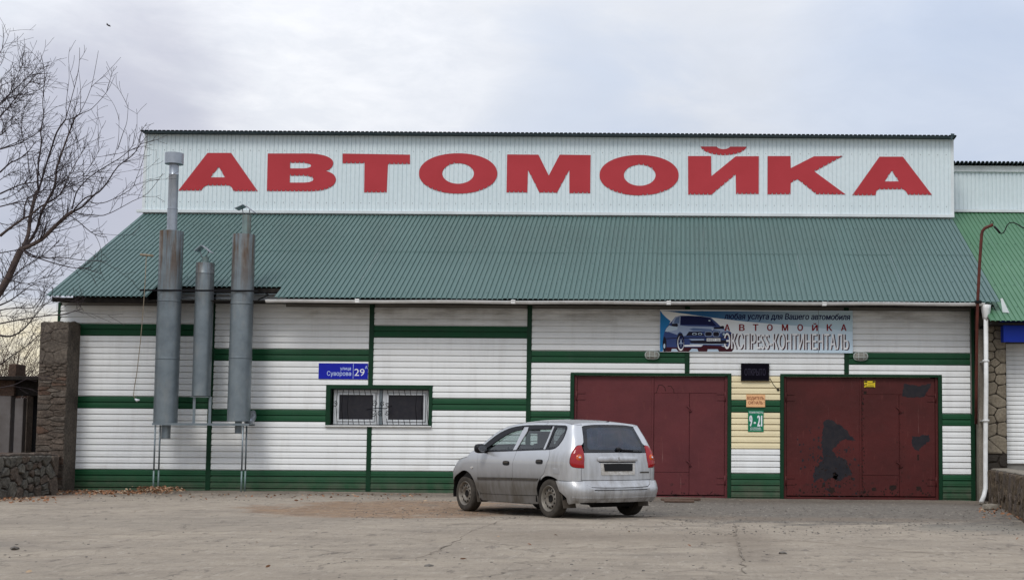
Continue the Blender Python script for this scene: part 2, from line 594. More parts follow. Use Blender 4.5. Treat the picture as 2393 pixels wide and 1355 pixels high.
def text_shape(body):
    """outline of a word as triangles, filled by the non-zero rule (the font's contours overlap)"""
    cu = bpy.data.curves.new('tmp_text', 'FONT')
    cu.body = body
    cu.size = 10.0
    cu.resolution_u = 4
    cu.fill_mode = 'NONE'
    ob = bpy.data.objects.new('tmp_text', cu)
    COL.objects.link(ob)
    bpy.context.view_layer.update()
    dg = bpy.context.evaluated_depsgraph_get()
    me = bpy.data.meshes.new_from_object(ob.evaluated_get(dg))
    bpy.data.objects.remove(ob)
    bpy.data.curves.remove(cu)
    pts = [(v.co.x, v.co.y) for v in me.vertices]
    link = {}
    for e in me.edges:
        a, b = e.vertices
        link.setdefault(a, []).append(b)
        link.setdefault(b, []).append(a)
    bpy.data.meshes.remove(me)
    seen, loops = set(), []
    for v0 in range(len(pts)):
        if v0 in seen or v0 not in link:
            continue
        comp, st = [], [v0]
        seen.add(v0)
        while st:
            v = st.pop()
            comp.append(v)
            for w in link[v]:
                if w not in seen:
                    seen.add(w)
                    st.append(w)
        loops.append(sorted(comp))
    P, E = [], []
    segs = []
    for lp in loops:
        s0 = len(P)
        P += [Vector(pts[v]) for v in lp]
        n = len(lp)
        for k in range(n):
            a, b = pts[lp[k]], pts[lp[(k + 1) % n]]
            E.append((s0 + k, s0 + (k + 1) % n))
            segs.append((a, b))
    res = delaunay_2d_cdt(P, E, [], 0, 1e-5)
    V, Fc = res[0], res[2]
    A = np.array([q[0] for q in segs])
    B = np.array([q[1] for q in segs])
    keep = []
    for f in Fc:
        cx = sum(V[k].x for k in f) / len(f)
        cy = sum(V[k].y for k in f) / len(f)
        up_ = (A[:, 1] <= cy) & (B[:, 1] > cy)
        dn_ = (A[:, 1] > cy) & (B[:, 1] <= cy)
        side = (B[:, 0] - A[:, 0]) * (cy - A[:, 1]) - (cx - A[:, 0]) * (B[:, 1] - A[:, 1])
        if int((up_ & (side > 0)).sum()) - int((dn_ & (side < 0)).sum()) != 0:
            keep.append(tuple(f))
    return np.array([(v.x, v.y) for v in V]), keep


_shapes = {}


def lettering(mb, body, x0, x1, z0, z1, Y, mi=0, bold=0.0, shear=0.0):
    """adds flat lettering facing -Y into mb, fitted to the rectangle"""
    if body not in _shapes:
        _shapes[body] = text_shape(body)
    co, fs = _shapes[body]
    used = sorted({i for f in fs for i in f})
    mn, mx = co[used].min(0), co[used].max(0)
    xs = (co[:, 0] - mn[0]) / (mx[0] - mn[0])
    zs = (co[:, 1] - mn[1]) / (mx[1] - mn[1])
    X = x0 + xs * (x1 - x0) + shear * (zs - .5) * (z1 - z0)
    Z = z0 + zs * (z1 - z0)
    d = bold * (z1 - z0) * .9
    shifts = [(0, 0)] if bold == 0 else [(-d, 0), (d, 0), (0, -d * .6), (0, d * .6)]
    for k, (dx, dz) in enumerate(shifts):       # heavier strokes: the same outline stepped sideways
        mb.add([(a + dx, Y - .00004 * k, b + dz) for a, b in zip(X, Z)], fs, mi)


def px_rect(x0, y0, x1, y1, Y):
    a, b = at(x0, y1, Y), at(x1, y0, Y)
    return a.x, b.x, a.z, b.z


def voronoi(x0, x1, z0, z1, n, sx=1.0, sz=1.0, seed=1, relax=2):
    rnd = random.Random(seed)
    w, h = (x1 - x0) * sx, (z1 - z0) * sz
    P = [(rnd.uniform(0, w), rnd.uniform(0, h)) for _ in range(n)]
    cells = []
    for it in range(relax + 1):
        cells = []
        for i, p in enumerate(P):
            poly = [(0, 0), (w, 0), (w, h), (0, h)]
            for j, q in enumerate(P):
                if i == j:
                    continue
                nx, ny = q[0] - p[0], q[1] - p[1]
                c = (q[0] ** 2 + q[1] ** 2 - p[0] ** 2 - p[1] ** 2) / 2
                out = []
                for k in range(len(poly)):
                    a, b = poly[k], poly[(k + 1) % len(poly)]
                    da, db = a[0] * nx + a[1] * ny - c, b[0] * nx + b[1] * ny - c
                    if da <= 0:
                        out.append(a)
                    if (da < 0) != (db < 0) and abs(da - db) > 1e-12:
                        t = da / (da - db)
                        out.append((a[0] + (b[0] - a[0]) * t, a[1] + (b[1] - a[1]) * t))
                poly = out
                if len(poly) < 3:
                    break
            cells.append(poly)
        P = [(sum(a[0] for a in c) / len(c), sum(a[1] for a in c) / len(c)) if len(c) > 2 else p for c, p in zip(cells, P)]
    return [[(x0 + a / sx, z0 + b / sz) for a, b in c] for c in cells if len(c) > 2]


def stones(parent, cells, place, mats, gap=.012, depth=.05, rough=.012, seed=3, name='stone'):
    """each cell becomes its own stone; place(a, b, out) -> world point"""
    rnd = random.Random(seed)
    for c in cells:
        cx = sum(a for a, b in c) / len(c)
        cz = sum(b for a, b in c) / len(c)
        R = max(math.hypot(a - cx, b - cz) for a, b in c)
        if R < .03:
            continue
        pts = []
        m = len(c)
        for i in range(m):
            a, b = c[i], c[(i + 1) % m]
            if math.hypot(a[0] - b[0], a[1] - b[1]) < .02:
                continue
            for t in (0.14, .5, .86):
                x, z = a[0] + (b[0] - a[0]) * t, a[1] + (b[1] - a[1]) * t
                d = math.hypot(x - cx, z - cz)
                k = max(d - gap * rnd.uniform(.7, 1.7), .01) / d
                pts.append((cx + (x - cx) * k, cz + (z - cz) * k))
        if len(pts) < 3:
            continue
        mb = MB()
        vs, fs = [], []
        n = len(pts)
        dd = depth * rnd.uniform(.7, 1.25)
        tx, tz = rnd.uniform(-1, 1) * rough, rnd.uniform(-1, 1) * rough
        for lv, (s_, o_) in enumerate(((1.0, 0.0), (.97, dd * .75), (.80, dd))):
            for x, z in pts:
                q = o_ + (rnd.uniform(-.4, .4) * rough if lv else 0)
                if lv:
                    q += tx * (x - cx) / R + tz * (z - cz) / R
                vs.append(place(cx + (x - cx) * s_, cz + (z - cz) * s_, max(q, 0)))
        for lv in range(2):
            for i in range(n):
                fs.append((lv * n + i, lv * n + (i + 1) % n, (lv + 1) * n + (i + 1) % n, (lv + 1) * n + i))
        fs.append(tuple(2 * n + i for i in range(n)))
        mb.add(vs, fs)
        mb.build(name, rnd.choice(mats), parent)


# ------------------------------------------------------------------ ground
YW = 31.683          # facade plane


def smst(a, b, x):
    t = np.clip((x - a) / (b - a), 0, 1)
    return t * t * (3 - 2 * t)


def gz(X, Y):
    a = .11 * smst(3, -8, X)
    b = .11 * smst(30.5, 24, Y)
    return a + b * (1 - a / .11)


def build_ground():
    xs = np.concatenate([[-400, -120, -50, -25], np.arange(-16.5, 9.5, .06), [14, 30, 60, 150, 400]])
    ys = np.concatenate([[-60, -20, 0, 8], np.arange(11.0, 33.2, .075), [40, 60, 120, 300, 900]])
    XX, YY = np.meshgrid(xs, ys)
    Z = gz(XX, YY)
    rng = np.random.RandomState(5)
    for lam, amp in ((3.0, .010), (1.1, .008), (.45, .006), (.2, .004)):
        gx, gy = rng.rand(200, 200), None
        u, v = (XX + 50) / lam, (YY + 70) / lam
        i, j = np.floor(u).astype(int), np.floor(v).astype(int)
        fu, fv = u - i, v - j
        fu, fv = fu * fu * (3 - 2 * fu), fv * fv * (3 - 2 * fv)
        g = lambda a, b: gx[a % 200, b % 200]
        n = (g(i, j) * (1 - fu) + g(i + 1, j) * fu) * (1 - fv) + (g(i, j + 1) * (1 - fu) + g(i + 1, j + 1) * fu) * fv
        Z = Z + (n - .5) * 2 * amp
    nx, ny = len(xs), len(ys)
    verts = np.stack([XX, YY, Z], -1).reshape(-1, 3)
    idx = np.arange(nx * ny).reshape(ny, nx)
    faces = np.stack([idx[:-1, :-1], idx[:-1, 1:], idx[1:, 1:], idx[1:, :-1]], -1).reshape(-1, 4)
    me = bpy.data.meshes.new('ground')
    me.vertices.add(len(verts))
    me.vertices.foreach_set('co', verts.ravel())
    me.loops.add(faces.size)
    me.loops.foreach_set('vertex_index', faces.ravel())
    me.polygons.add(len(faces))
    me.polygons.foreach_set('loop_start', np.arange(0, faces.size, 4))
    me.polygons.foreach_set('use_smooth', np.ones(len(faces), bool))
    me.update()
    m = bpy.data.materials.new('dusty_asphalt')
    m.use_nodes = True
    t = m.node_tree
    b = t.nodes['Principled BSDF']
    b.inputs['Roughness'].default_value = .95
    b.inputs['Specular IOR Level'].default_value = .15
    geo = N(t, 'ShaderNodeNewGeometry')
    pos = geo.outputs['Position']

    def nse(scale, detail=6, rough=.6, sc=(1, 1, 1), dist=0.0):
        mp = N(t, 'ShaderNodeMapping')
        mp.inputs['Scale'].default_value = sc
        L(t, pos, mp.inputs[0])
        n = N(t, 'ShaderNodeTexNoise', i_Scale=scale, i_Detail=float(detail), i_Roughness=rough, i_Distortion=dist)
        L(t, mp.outputs[0], n.inputs['Vector'])
        return n.outputs['Fac']
    out = mix(t, ramp(t, nse(.55, 8, .62), [(.36, 0), (.66, 1)]), (.375, .318, .25), (.295, .25, .20))
    out = mix(t, mth(t, 'MULTIPLY', ramp(t, nse(2.2, 8, .7, (.6, 1, 1)), [(.48, 0), (.68, 1)]), .55), out, (.185, .158, .13))
    out = mix(t, mth(t, 'MULTIPLY', ramp(t, nse(9, 6, .7), [(.52, 0), (.70, 1)]), .5), out, (.39, .34, .28))

    def ell(cx, cy, rx, ry, soft=.35, nsc=1.1, namp=.8):
        mp = N(t, 'ShaderNodeVectorMath', operation='MULTIPLY_ADD')
        L(t, pos, mp.inputs[0])
        mp.inputs[1].default_value = (1 / rx, 1 / ry, 0)
        mp.inputs[2].default_value = (-cx / rx, -cy / ry, 0)
        ln = N(t, 'ShaderNodeVectorMath', operation='LENGTH')
        L(t, mp.outputs[0], ln.inputs[0])
        d = mth(t, 'ADD', ln.outputs['Value'], mth(t, 'MULTIPLY', mth(t, 'SUBTRACT', nse(nsc, 7, .65), .5), namp * 2))
        return ramp(t, d, [(1 - soft, 1), (1 + .02, 0)])
    tan = ell(-4.9, 24.2, 2.7, 3.6, .22)
    out = mix(t, mth(t, 'MULTIPLY', tan, .85), out, mix(t, ramp(t, nse(5, 6), [(.4, 0), (.65, 1)]), (.30, .195, .118), (.19, .122, .08)))
    grv = ell(2.6, 25.6, 6.6, 6.0, .2, 1.4, .7)
    out = mix(t, mth(t, 'MULTIPLY', grv, .85), out, mix(t, ramp(t, nse(16, 5, .8), [(.36, 0), (.66, 1)]), (.075, .068, .060), (.205, .184, .158)))
    wal = mth(t, 'MULTIPLY', zmask(t, pos, 1, 27.0, 30.4), ramp(t, nse(1.4, 6), [(.30, .35), (.6, 1)]))
    out = mix(t, mth(t, 'MULTIPLY', wal, .8), out, (.135, .11, .088))
    # red leaf dust at the far left
    red = ell(-14.0, 27.5, 2.3, 2.2, .5)
    out = mix(t, mth(t, 'MULTIPLY', red, .5), out, (.26, .15, .10))
    # cracks
    mp = N(t, 'ShaderNodeMapping')
    mp.inputs['Scale'].default_value = (.42, .30, 1)
    dv = N(t, 'ShaderNodeVectorMath', operation='MULTIPLY_ADD')
    nn = N(t, 'ShaderNodeTexNoise', i_Scale=1.3, i_Detail=5.0)
    L(t, pos, nn.inputs['Vector'])
    L(t, nn.outputs['Color'], dv.inputs[0])
    dv.inputs[1].default_value = (1.5, 1.5, 0)
    L(t, pos, dv.inputs[2])
    L(t, dv.outputs[0], mp.inputs[0])
    vo = N(t, 'ShaderNodeTexVoronoi', feature='DISTANCE_TO_EDGE', i_Scale=1.0)
    L(t, mp.outputs[0], vo.inputs['Vector'])
    cr = mth(t, 'MULTIPLY', ramp(t, vo.outputs['Distance'], [(.0, 1), (.012, 0)]), ramp(t, nse(.8, 4), [(.46, 0), (.56, 1)]))
    out = mix(t, mth(t, 'MULTIPLY', cr, .35), out, (.12, .10, .085))
    # pitted spots and scattered grit
    sp = ramp(t, nse(6.5, 4, .6, (1, .32, 1)), [(.61, 0), (.67, 1)])
    out = mix(t, mth(t, 'MULTIPLY', sp, .55), out, (.12, .10, .085))
    gr = ramp(t, nse(19, 4, .7, (1, .30, 1)), [(.56, 0), (.66, 1)])
    out = mix(t, mth(t, 'MULTIPLY', gr, .45), out, (.16, .135, .11))
    gl = ramp(t, nse(14, 4, .7, (1, .25, 1), .3), [(.56, 0), (.68, 1)])
    out = mix(t, mth(t, 'MULTIPLY', gl, .45), out, (.47, .415, .345))
    st = ramp(t, nse(1.6, 6, .7, (.5, 1.3, 1), .6), [(.50, 0), (.64, 1)])
    out = mix(t, mth(t, 'MULTIPLY', st, .35), out, (.20, .165, .13))
    for (cx, cy, rx, ry, kk, cc) in ((-1.0, 17.0, 3.0, 1.6, .5, (.215, .175, .135)), (-7.5, 19.5, 3.4, 2.2, .4, (.23, .20, .165)), (4.6, 19.4, 1.7, 1.6, .6, (.17, .165, .145)),
                                     (.8, 16.2, .5, 3.8, .5, (.22, .18, .14)), (-9.0, 15.0, 3.0, .9, .5, (.20, .175, .15)), (1.6, 21.5, 4.5, .9, .55, (.21, .165, .125))):
        out = mix(t, mth(t, 'MULTIPLY', ell(cx, cy, rx, ry, .7, 2.2, .9), kk), out, cc)
    L(t, out, b.inputs['Base Color'])
    bh = mth(t, 'ADD', mth(t, 'MULTIPLY', nse(7, 8, .7), 1.0), mth(t, 'MULTIPLY', nse(24, 5, .75, (1, .35, 1)), .7))
    bh = mth(t, 'SUBTRACT', bh, mth(t, 'MULTIPLY', cr, .9))
    bp = N(t, 'ShaderNodeBump', i_Strength=.9, i_Distance=.035)
    L(t, bh, bp.inputs['Height'])
    L(t, bp.outputs[0], b.inputs['Normal'])
    g = new_obj('ground', me, [m])
    tag(g, kind='structure')
    return g


ground = build_ground()


def gpt(px, py):
    """ground point seen at a pixel"""
    d = ray(px, py)
    t = 0.0
    z = .1
    for _ in range(8):
        t = (z - CAM_H) / d.z
        p = CAMO + d * t
        z = float(gz(p.x, p.y))
    return Vector((p.x, p.y, z))


# ------------------------------------------------------------------ main building
bld = empty('car_wash_building', 'long white and green sided garage with teal metal roof and white ribbed parapet', 'building', (-3.6, YW, 0))
BO = Vector(bld.location)


def loc(v):
    return Vector(v) - BO


PITCHROW = .14
ZB = .58
TR = [-14.50, -10.90, -7.21, -3.55, .11, 3.80, 6.76]
OPEN = [(-8.20, -5.81, 1.63, 2.50), (-2.50, 1.05, -.2, 2.83), (2.35, 5.92, -.2, 2.83)]


def rects_minus(x0, x1, z0, z1, holes):
    xs = sorted({x0, x1, *[min(max(h[i], x0), x1) for h in holes for i in (0, 1)]})
    zs = sorted({z0, z1, *[min(max(h[i], z0), z1) for h in holes for i in (2, 3)]})
    out = []
    for a, b in zip(xs, xs[1:]):
        for c, d in zip(zs, zs[1:]):
            mx, mz = (a + b) / 2, (c + d) / 2
            if not any(h[0] < mx < h[1] and h[2] < mz < h[3] for h in holes):
                out.append((a, b, c, d))
    return out


mb = MB()
for a, b_, c, d in rects_minus(TR[0] + .01, TR[-1] - .01, -.3, 4.44, OPEN):
    mb.box(a, b_, YW + .012, YW + .25, c, d)
mb.box(TR[0] + .05, TR[0] + .25, YW + .25, 36.0, -.3, 4.44)
mb.box(TR[-1] - .25, TR[-1] - .05, YW + .25, 36.0, -.3, 4.44)
for v in range(len(mb.v)):
    mb.v[v] = tuple(loc(mb.v[v]))
mb.build('wall', 'wall_core', bld)


def board_mesh(name, m):
    prof = [(0, .009), (.021, .009), (.0215, -.034), (.025, -.036), (.066, -.030), (.070, -.0335), (.076, -.0335), (.139, -.020), (.14, .009)]
    vs, fs = [], []
    for x in (0, 1):
        for z, y in prof:
            vs.append((x, y, z))
    n = len(prof)
    for i in range(n - 1):
        fs.append((i, i + n, i + 1 + n, i + 1))
    fs.append(tuple(range(n)))
    fs.append(tuple(range(n, 2 * n))[::-1])
    me = bpy.data.meshes.new(name)
    me.from_pydata(vs, [], [f[::-1] for f in fs])
    me.materials.append(MAT[m])
    me.update()
    return me


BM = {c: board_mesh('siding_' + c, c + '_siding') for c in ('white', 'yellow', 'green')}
GREEN = {0: (10, 11, 22, 23), 1: (8, 9, 18, 19), 2: (10, 11, 22, 23), 3: (8, 9, 18, 19), 4: (10, 11, 22, 23), 5: (8, 9, 18, 19)}
rb = random.Random(11)


def board(x0, x1, k, colr, zscale=1.0, parent=bld, org=BO, Y=YW):
    if x1 - x0 < .05:
        return
    o = bpy.data.objects.new('siding_board', BM[colr])
    o.location = Vector((x0, Y + rb.uniform(-.003, .001), ZB + PITCHROW * k + rb.uniform(-.0015, .0015))) - org
    o.scale = (x1 - x0, 1, zscale)
    o.rotation_euler = (rb.uniform(-.012, .012), rb.uniform(-.0006, .0006), 0)
    o.parent = parent
    COL.objects.link(o)


for bay in range(6):
    X0, X1 = TR[bay] + (.055 if bay else .06), TR[bay + 1] - (.055 if bay < 5 else .10)
    for k in range(-5, 30):
        z0, z1 = ZB + PITCHROW * k, ZB + PITCHROW * (k + 1)
        if z0 > 4.30 and not (bay in (0, 1) and z0 < 4.82):
            continue
        colr = 'green' if (k < 0 or k in GREEN[bay]) else 'white'
        segs = [(X0, X1, 1.0)]
        if z0 > 4.30:       # only in the roof notch behind the flues
            segs = [(max(X0, -12.15), min(X1, -9.22), 1.0)]
            if segs[0][1] <= segs[0][0]:
                continue
        for (a, b_, c, d) in OPEN:
            new = []
            for s0, s1, sc in segs:
                if z1 - .03 > c and z0 + .05 < d and a < s1 and b_ > s0:
                    if s0 < a:
                        new.append((s0, a - .0, sc))
                    if s1 > b_:
                        new.append((b_, s1, sc))
                    if z0 < c:
                        new.append((max(a, s0), min(b_, s1), (c - z0 - .02) / PITCHROW))
                else:
                    new.append((s0, s1, sc))
            segs = new
        for s0, s1, sc in segs:
            if z0 > 4.30:
                board(s0, s1, k, colr)
                continue
            cc = colr
            pier = s0 > 1.0 and s1 < 2.4
            if bay == 4 and pier and colr == 'white' and (4 <= k <= 9 or 12 <= k <= 15):
                cc = 'yellow'
            if pier:
                s0, s1 = 1.14, 2.26
            elif bay == 5 and s0 > 5.8:
                s0 = 6.01
            elif bay == 3 and s1 < -2.4 and z1 < 2.9:
                s1 = -2.59
            board(s0, s1, k, cc, sc)


def part_box(name, x0, x1, y0, y1, z0, z1, m, parent=bld, org=BO, bev=.004):
    mb = MB()
    o0 = Vector(((x0 + x1) / 2, (y0 + y1) / 2, (z0 + z1) / 2))
    mb.box(x0 - o0.x, x1 - o0.x, y0 - o0.y, y1 - o0.y, z0 - o0.z, z1 - o0.z)
    o = mb.build(name, m, parent, o0 - org)
    if bev:
        bevel(o, bev, 1)
    return o


for i, x in enumerate(TR):
    w = .055 if 0 < i < 6 else .06
    zz = [(-.05, 4.43)]
    if i == 2:
        zz = [(-.05, 1.60), (2.545, 4.43)]
    if i == 4:
        zz = [(2.90, 4.43)]
    if i == 5:
        zz = [(2.90, 4.43)]
    for z0, z1 in zz:
        part_box('trim_strip', x - w if i else x, x + w if i < 6 else x, YW - .044, YW + .008, z0, z1, 'green_trim')
part_box('corner_cap', TR[-1] - .10, TR[-1] + .0, YW - .038, YW + .006, -.05, 1.98, 'green_trim')

# the roof: separate ribbed sheets
EY, EZ, TY, TZ = 30.80, 4.50, 36.20, 7.28
RL = math.hypot(TY - EY, TZ - EZ)
RA = math.atan2(TZ - EZ, TY - EY)
RX0 = -14.43


def ribbed_mesh(name, nrib, length, m, depth=.026, period=.115, notch=.042, segs=1, jit=0.0):
    """ribs run along +Y (local), width along X"""
    xs, zs = [], []
    for i in range(nrib):
        b = i * period
        sl = .010
        xs += [b, b + notch / 2 - sl + .001, b + notch / 2, b + period - notch / 2, b + period - notch / 2 + sl - .001]
        zs += [-depth, -depth, 0, 0, -depth]
    xs.append(nrib * period)
    zs.append(-depth)
    vs, fs = [], []
    n = len(xs)
    for s in range(segs + 1):
        for x, z in zip(xs, zs):
            vs.append((x, length * s / segs, z))
    for s in range(segs):
        for i in range(n - 1):
            fs.append((s * n + i, s * n + i + 1, (s + 1) * n + i + 1, (s + 1) * n + i))
    # folded drip edge so that the sheet shows a thickness
    k = len(vs)
    for x, z in zip(xs, zs):
        vs.append((x, .003, z - .006))
    for i in range(n - 1):
        fs.append((i + 1, i, k + i, k + i + 1))
    me = bpy.data.meshes.new(name)
    me.from_pydata(vs, [], fs)
    me.materials.append(MAT[m])
    me.update()
    return me


half = RL * .535
SH_LOW = ribbed_mesh('roof_sheet', 10, half, 'roof_paint')
SH_UP = ribbed_mesh('roof_sheet', 10, RL - half + .12, 'roof_paint')
CUT = .66
SH_CUT = ribbed_mesh('roof_sheet', 10, half - CUT, 'roof_paint')
SH_CUT5 = ribbed_mesh('roof_sheet', 5, half - CUT, 'roof_paint')
SH_5 = ribbed_mesh('roof_sheet', 5, half, 'roof_paint')
SH_8U = ribbed_mesh('roof_sheet', 8, RL - half + .12, 'roof_paint')
SH_8L = ribbed_mesh('roof_sheet', 8, half, 'roof_paint')


def roof_pt(x, s, lift=0.0):
    return Vector((x, EY + s * math.cos(RA) - lift * math.sin(RA), EZ + s * math.sin(RA) + lift * math.cos(RA)))


def put_sheet(me, x, s, lift, name='roof_sheet'):
    o = new_obj(name, me, None, bld, roof_pt(x, s, lift) - BO)
    o.rotation_euler = (RA + rb.uniform(-.0012, .0012), 0, rb.uniform(-.0006, .0006))
    return o


nsh = 19
for i in range(nsh):
    x = RX0 + 1.15 * i
    last = i == nsh - 1
    up, low = (SH_8U, SH_8L) if last else (SH_UP, SH_LOW)
    li = .002 * (i % 2)
    put_sheet(up, x, half - .12, .005 + li)
    if i in (2, 3):
        put_sheet(SH_CUT, x, CUT, li)
    elif i == 4:
        put_sheet(SH_CUT5, x, CUT, li)
        put_sheet(SH_5, x + .575, rb.uniform(-.01, .01), li)
    else:
        put_sheet(low, x, rb.uniform(-.012, .012), li)
RX1 = RX0 + 1.15 * 18 + .92

mb = MB()       # roof screws
for s in (.32, 1.25, 2.35, half + .25, 4.2, 5.1):
    for i in range(94):
        x = RX0 + .0575 + .23 * i
        if s < CUT + .1 and -12.2 < x < -9.2:
            continue
        p = loc(roof_pt(x + rb.uniform(-.008, .008), s + rb.uniform(-.02, .02), .006 + (.014 if s > half else 0)))
        mb.lathe([(.010, -.006), (.010, .003), (.0, .006)], 'z', 6, p)
tag(mb.build('roof_screw', 'cap_dark', bld), kind='stuff')

# eave woodwork, notch fascia, flashing
part_box('attic_board', -14.3, RX1 - .15, 31.95, 32.0, 4.30, 5.02, 'dark_wood')
part_box('attic_board', -12.3, -9.1, YW + .02, YW + .06, 4.40, 4.86, 'dark_wood')
part_box('soffit', TR[0] + .1, RX1 - .1, 31.0, YW - .03, 4.424, 4.44, 'dark_wood')  # dark wood, its near-black colour also standing for the shadow under the eave
part_box('fascia_board', RX0 + .12, -12.14, 30.93, 30.96, 4.37, 4.47, 'dark_wood')
part_box('fascia_board', -9.22, 6.95, 30.90, 30.93, 4.36, 4.465, 'dark_wood')
part_box('notch_beam', -12.10, -9.24, 31.40, 31.56, 4.66, 4.755, 'dark_wood')
part_box('notch_rail', -12.05, -9.35, 31.36, 31.38, 4.615, 4.632, 'galvanised')
part_box('gable_end_board', 6.9, 6.95, 30.95, YW, 4.25, 4.44, 'dark_wood')
mb = MB()
p0, p1 = at(2342, 694, 30.76), at(2345, 727, 30.76)
mb.poly([loc(at(*q, 30.76)) for q in ((2338, 697), (2343, 697), (2359, 731), (2343, 729))], (0, -1, 0), .004)
mb.build('bent_flashing', 'white_flashing', bld)

# gutter
mb = MB()
GX0, GX1, GY, GZ = -9.40, 6.80, 30.74, 4.415
prof = [(math.cos(a) * .062, math.sin(a) * .052) for a in np.linspace(0, -math.pi, 9)]
outer = [(y, z) for y, z in prof]
outer = [(.064, .008), (.058, .008)] + outer + [(-.058, .008), (-.070, .012), (-.072, .0), (-.064, -.006)]
vs, fs = [], []
nseg = 24
for i in range(nseg + 1):
    x = GX0 + (GX1 - GX0) * i / nseg
    sag = .006 * math.sin(i * 1.3) + .03 * i / nseg
    for y, z in outer:
        vs.append(loc((x, GY + y, GZ + z + sag)))
n = len(outer)
for i in range(nseg):
    for k in range(n - 1):
        fs.append((i * n + k, i * n + k + 1, (i + 1) * n + k + 1, (i + 1) * n + k))
fs.append(tuple(range(n)))
fs.append(tuple(nseg * n + k for k in range(n)))
mb.add(vs, fs, 0, False)
mb.build('gutter', 'pvc_white', bld)
for px in (836, 1200, 1563, 1926):
    c = at(px, 705, GY)
    mb = MB()
    mb.box(-.05, .05, -.070, .06, -.065, -.005)
    mb.box(-.05, .05, -.078, -.06, -.01, .022)
    bevel(mb.build('gutter_joint', 'pvc_white', bld, Vector((c.x, GY, GZ + .02)) - BO), .01)

# downpipe
mb = MB()
pts = [at(2304, 716, 30.74), at(2304, 745, 30.76), at(2304.5, 900, 30.80), at(2303, 1050, 30.82), at(2303, 1140, 30.82), at(2299, 1158, 30.76), at(2293, 1173, 30.62)]
fun = [loc(at(2304, 712, 30.74)), loc(at(2304, 722, 30.74)), loc(at(2304, 740, 30.75)), loc(at(2304, 748, 30.76))]
mb.tube([loc(p) for p in pts[1:]], .052, 14)
mb.build('downpipe', 'pvc_white', bld)
mb = MB()
mb.tube(fun, [.115, .11, .08, .062], 4)
mb.build('hopper_head', 'pvc_white', bld)
for py in (843, 982):
    c = at(2304, py, 30.8)
    mb = MB()
    mb.lathe([(.068, -.02), (.076, -.02), (.076, .02), (.068, .02)], 'z', 14)
    mb.box(-.02, .02, .06, .85, -.012, .012)
    mb.build('pipe_bracket', 'pvc_white', bld, c - BO)
c = at(2300, 1030, 30.8)

# parapet of ribbed white sheets
PY, PZ0, PZ1 = 36.2, 7.30, 9.42
PS = ribbed_mesh('parapet_sheet', 10, PZ1 - PZ0, 'white_sheet', depth=.014, notch=.026)
PS8 = ribbed_mesh('parapet_sheet', 8, PZ1 - PZ0, 'white_sheet', depth=.014, notch=.026)
for i in range(19):
    x = -14.42 + 1.15 * i
    o = new_obj('parapet_sheet', PS8 if i == 18 else PS, None, bld, Vector((x, PY - .002 * (i % 2), PZ0)) - BO)
    o.rotation_euler = (math.pi / 2, 0, 0)
PX0, PX1 = -14.42, -14.42 + 1.15 * 18 + .92
mb = MB()
mb.box(PX0 + .01 - BO.x, PX1 - .01 - BO.x, PY + .03 - BO.y, PY + .45 - BO.y, PZ0 - .3, PZ1 - .02)
mb.build('parapet_core', 'white_flashing', bld)
part_box('corner_flashing', PX0 - .03, PX0 + .05, PY - .012, PY + .1, PZ0, PZ1, 'white_flashing')
part_box('corner_flashing', PX1 - .05, PX1 + .03, PY - .012, PY + .1, PZ0, PZ1, 'white_flashing')
part_box('base_flashing', PX0 - .15, PX1 + .02, PY - .08, PY - .005, PZ0 + .0, PZ0 + .075, 'white_flashing')
mb = MB()   # screws of the parapet
for zz in (PZ0 + .30, PZ1 - .42):
    for i in range(94):
        x = PX0 + .0575 + .23 * i
        mb.box(x - .007 - BO.x, x + .007 - BO.x, PY - .010 - BO.y, PY + .002 - BO.y, zz - .007, zz + .007)
tag(mb.build('parapet_screw', 'cap_dark', bld), kind='stuff')
CAP = ribbed_mesh('cap_sheet', 10, .95, 'cap_dark', depth=.026, notch=.040)
CAP9 = ribbed_mesh('cap_sheet', 9, .95, 'cap_dark', depth=.026, notch=.040)
for i in range(19):
    o = new_obj('cap_sheet', CAP9 if i == 18 else CAP, None, bld, Vector((PX0 - .05 + 1.15 * i, PY - .27, PZ1 + .060)) - BO)
    o.rotation_euler = (math.radians(-3), 0, 0)
mb = MB()
mb.poly([loc(at(*q, PY - .26)) for q in ((2222, 312), (2231, 313), (2222, 331))], (0, -1, 0), .004)
mb.build('loose_cap_end', 'cap_dark', bld)
part_box('cap_board', PX0, PX1, PY - .24, PY - .02, PZ1 + .005, PZ1 + .03, 'cap_dark')

# parapet lettering
sign = empty('roof_sign', 'big red Cyrillic letters spelling the car wash name across the white parapet', 'sign', (-3.6, PY - .04, 8.2))
SO = Vector(sign.location)


def crop3(x, y):
    return 400 + x / 3.988, 300 + y / 3.988


def crop4(x, y):
    return 1150 + x / 3.988, 300 + y / 3.988


def crop5(x, y):
    return 1700 + x / 4.273, 300 + y / 4.273


def bez(p0, p1, p2, p3, n=10):
    out = []
    for i in range(1, n + 1):
        t = i / n
        out.append(tuple((1 - t) ** 3 * a + 3 * (1 - t) ** 2 * t * b + 3 * (1 - t) * t * t * c + t ** 3 * d for a, b, c, d in zip(p0, p1, p2, p3)))
    return out


def ellp(cx, cy, rx, ry, n=56, p=2.0):
    out = []
    for i in range(n):
        a = 2 * math.pi * i / n
        c, s = math.cos(a), math.sin(a)
        out.append((cx + rx * math.copysign(abs(c) ** (2 / p), c), cy + ry * math.copysign(abs(s) ** (2 / p), s)))
    return out


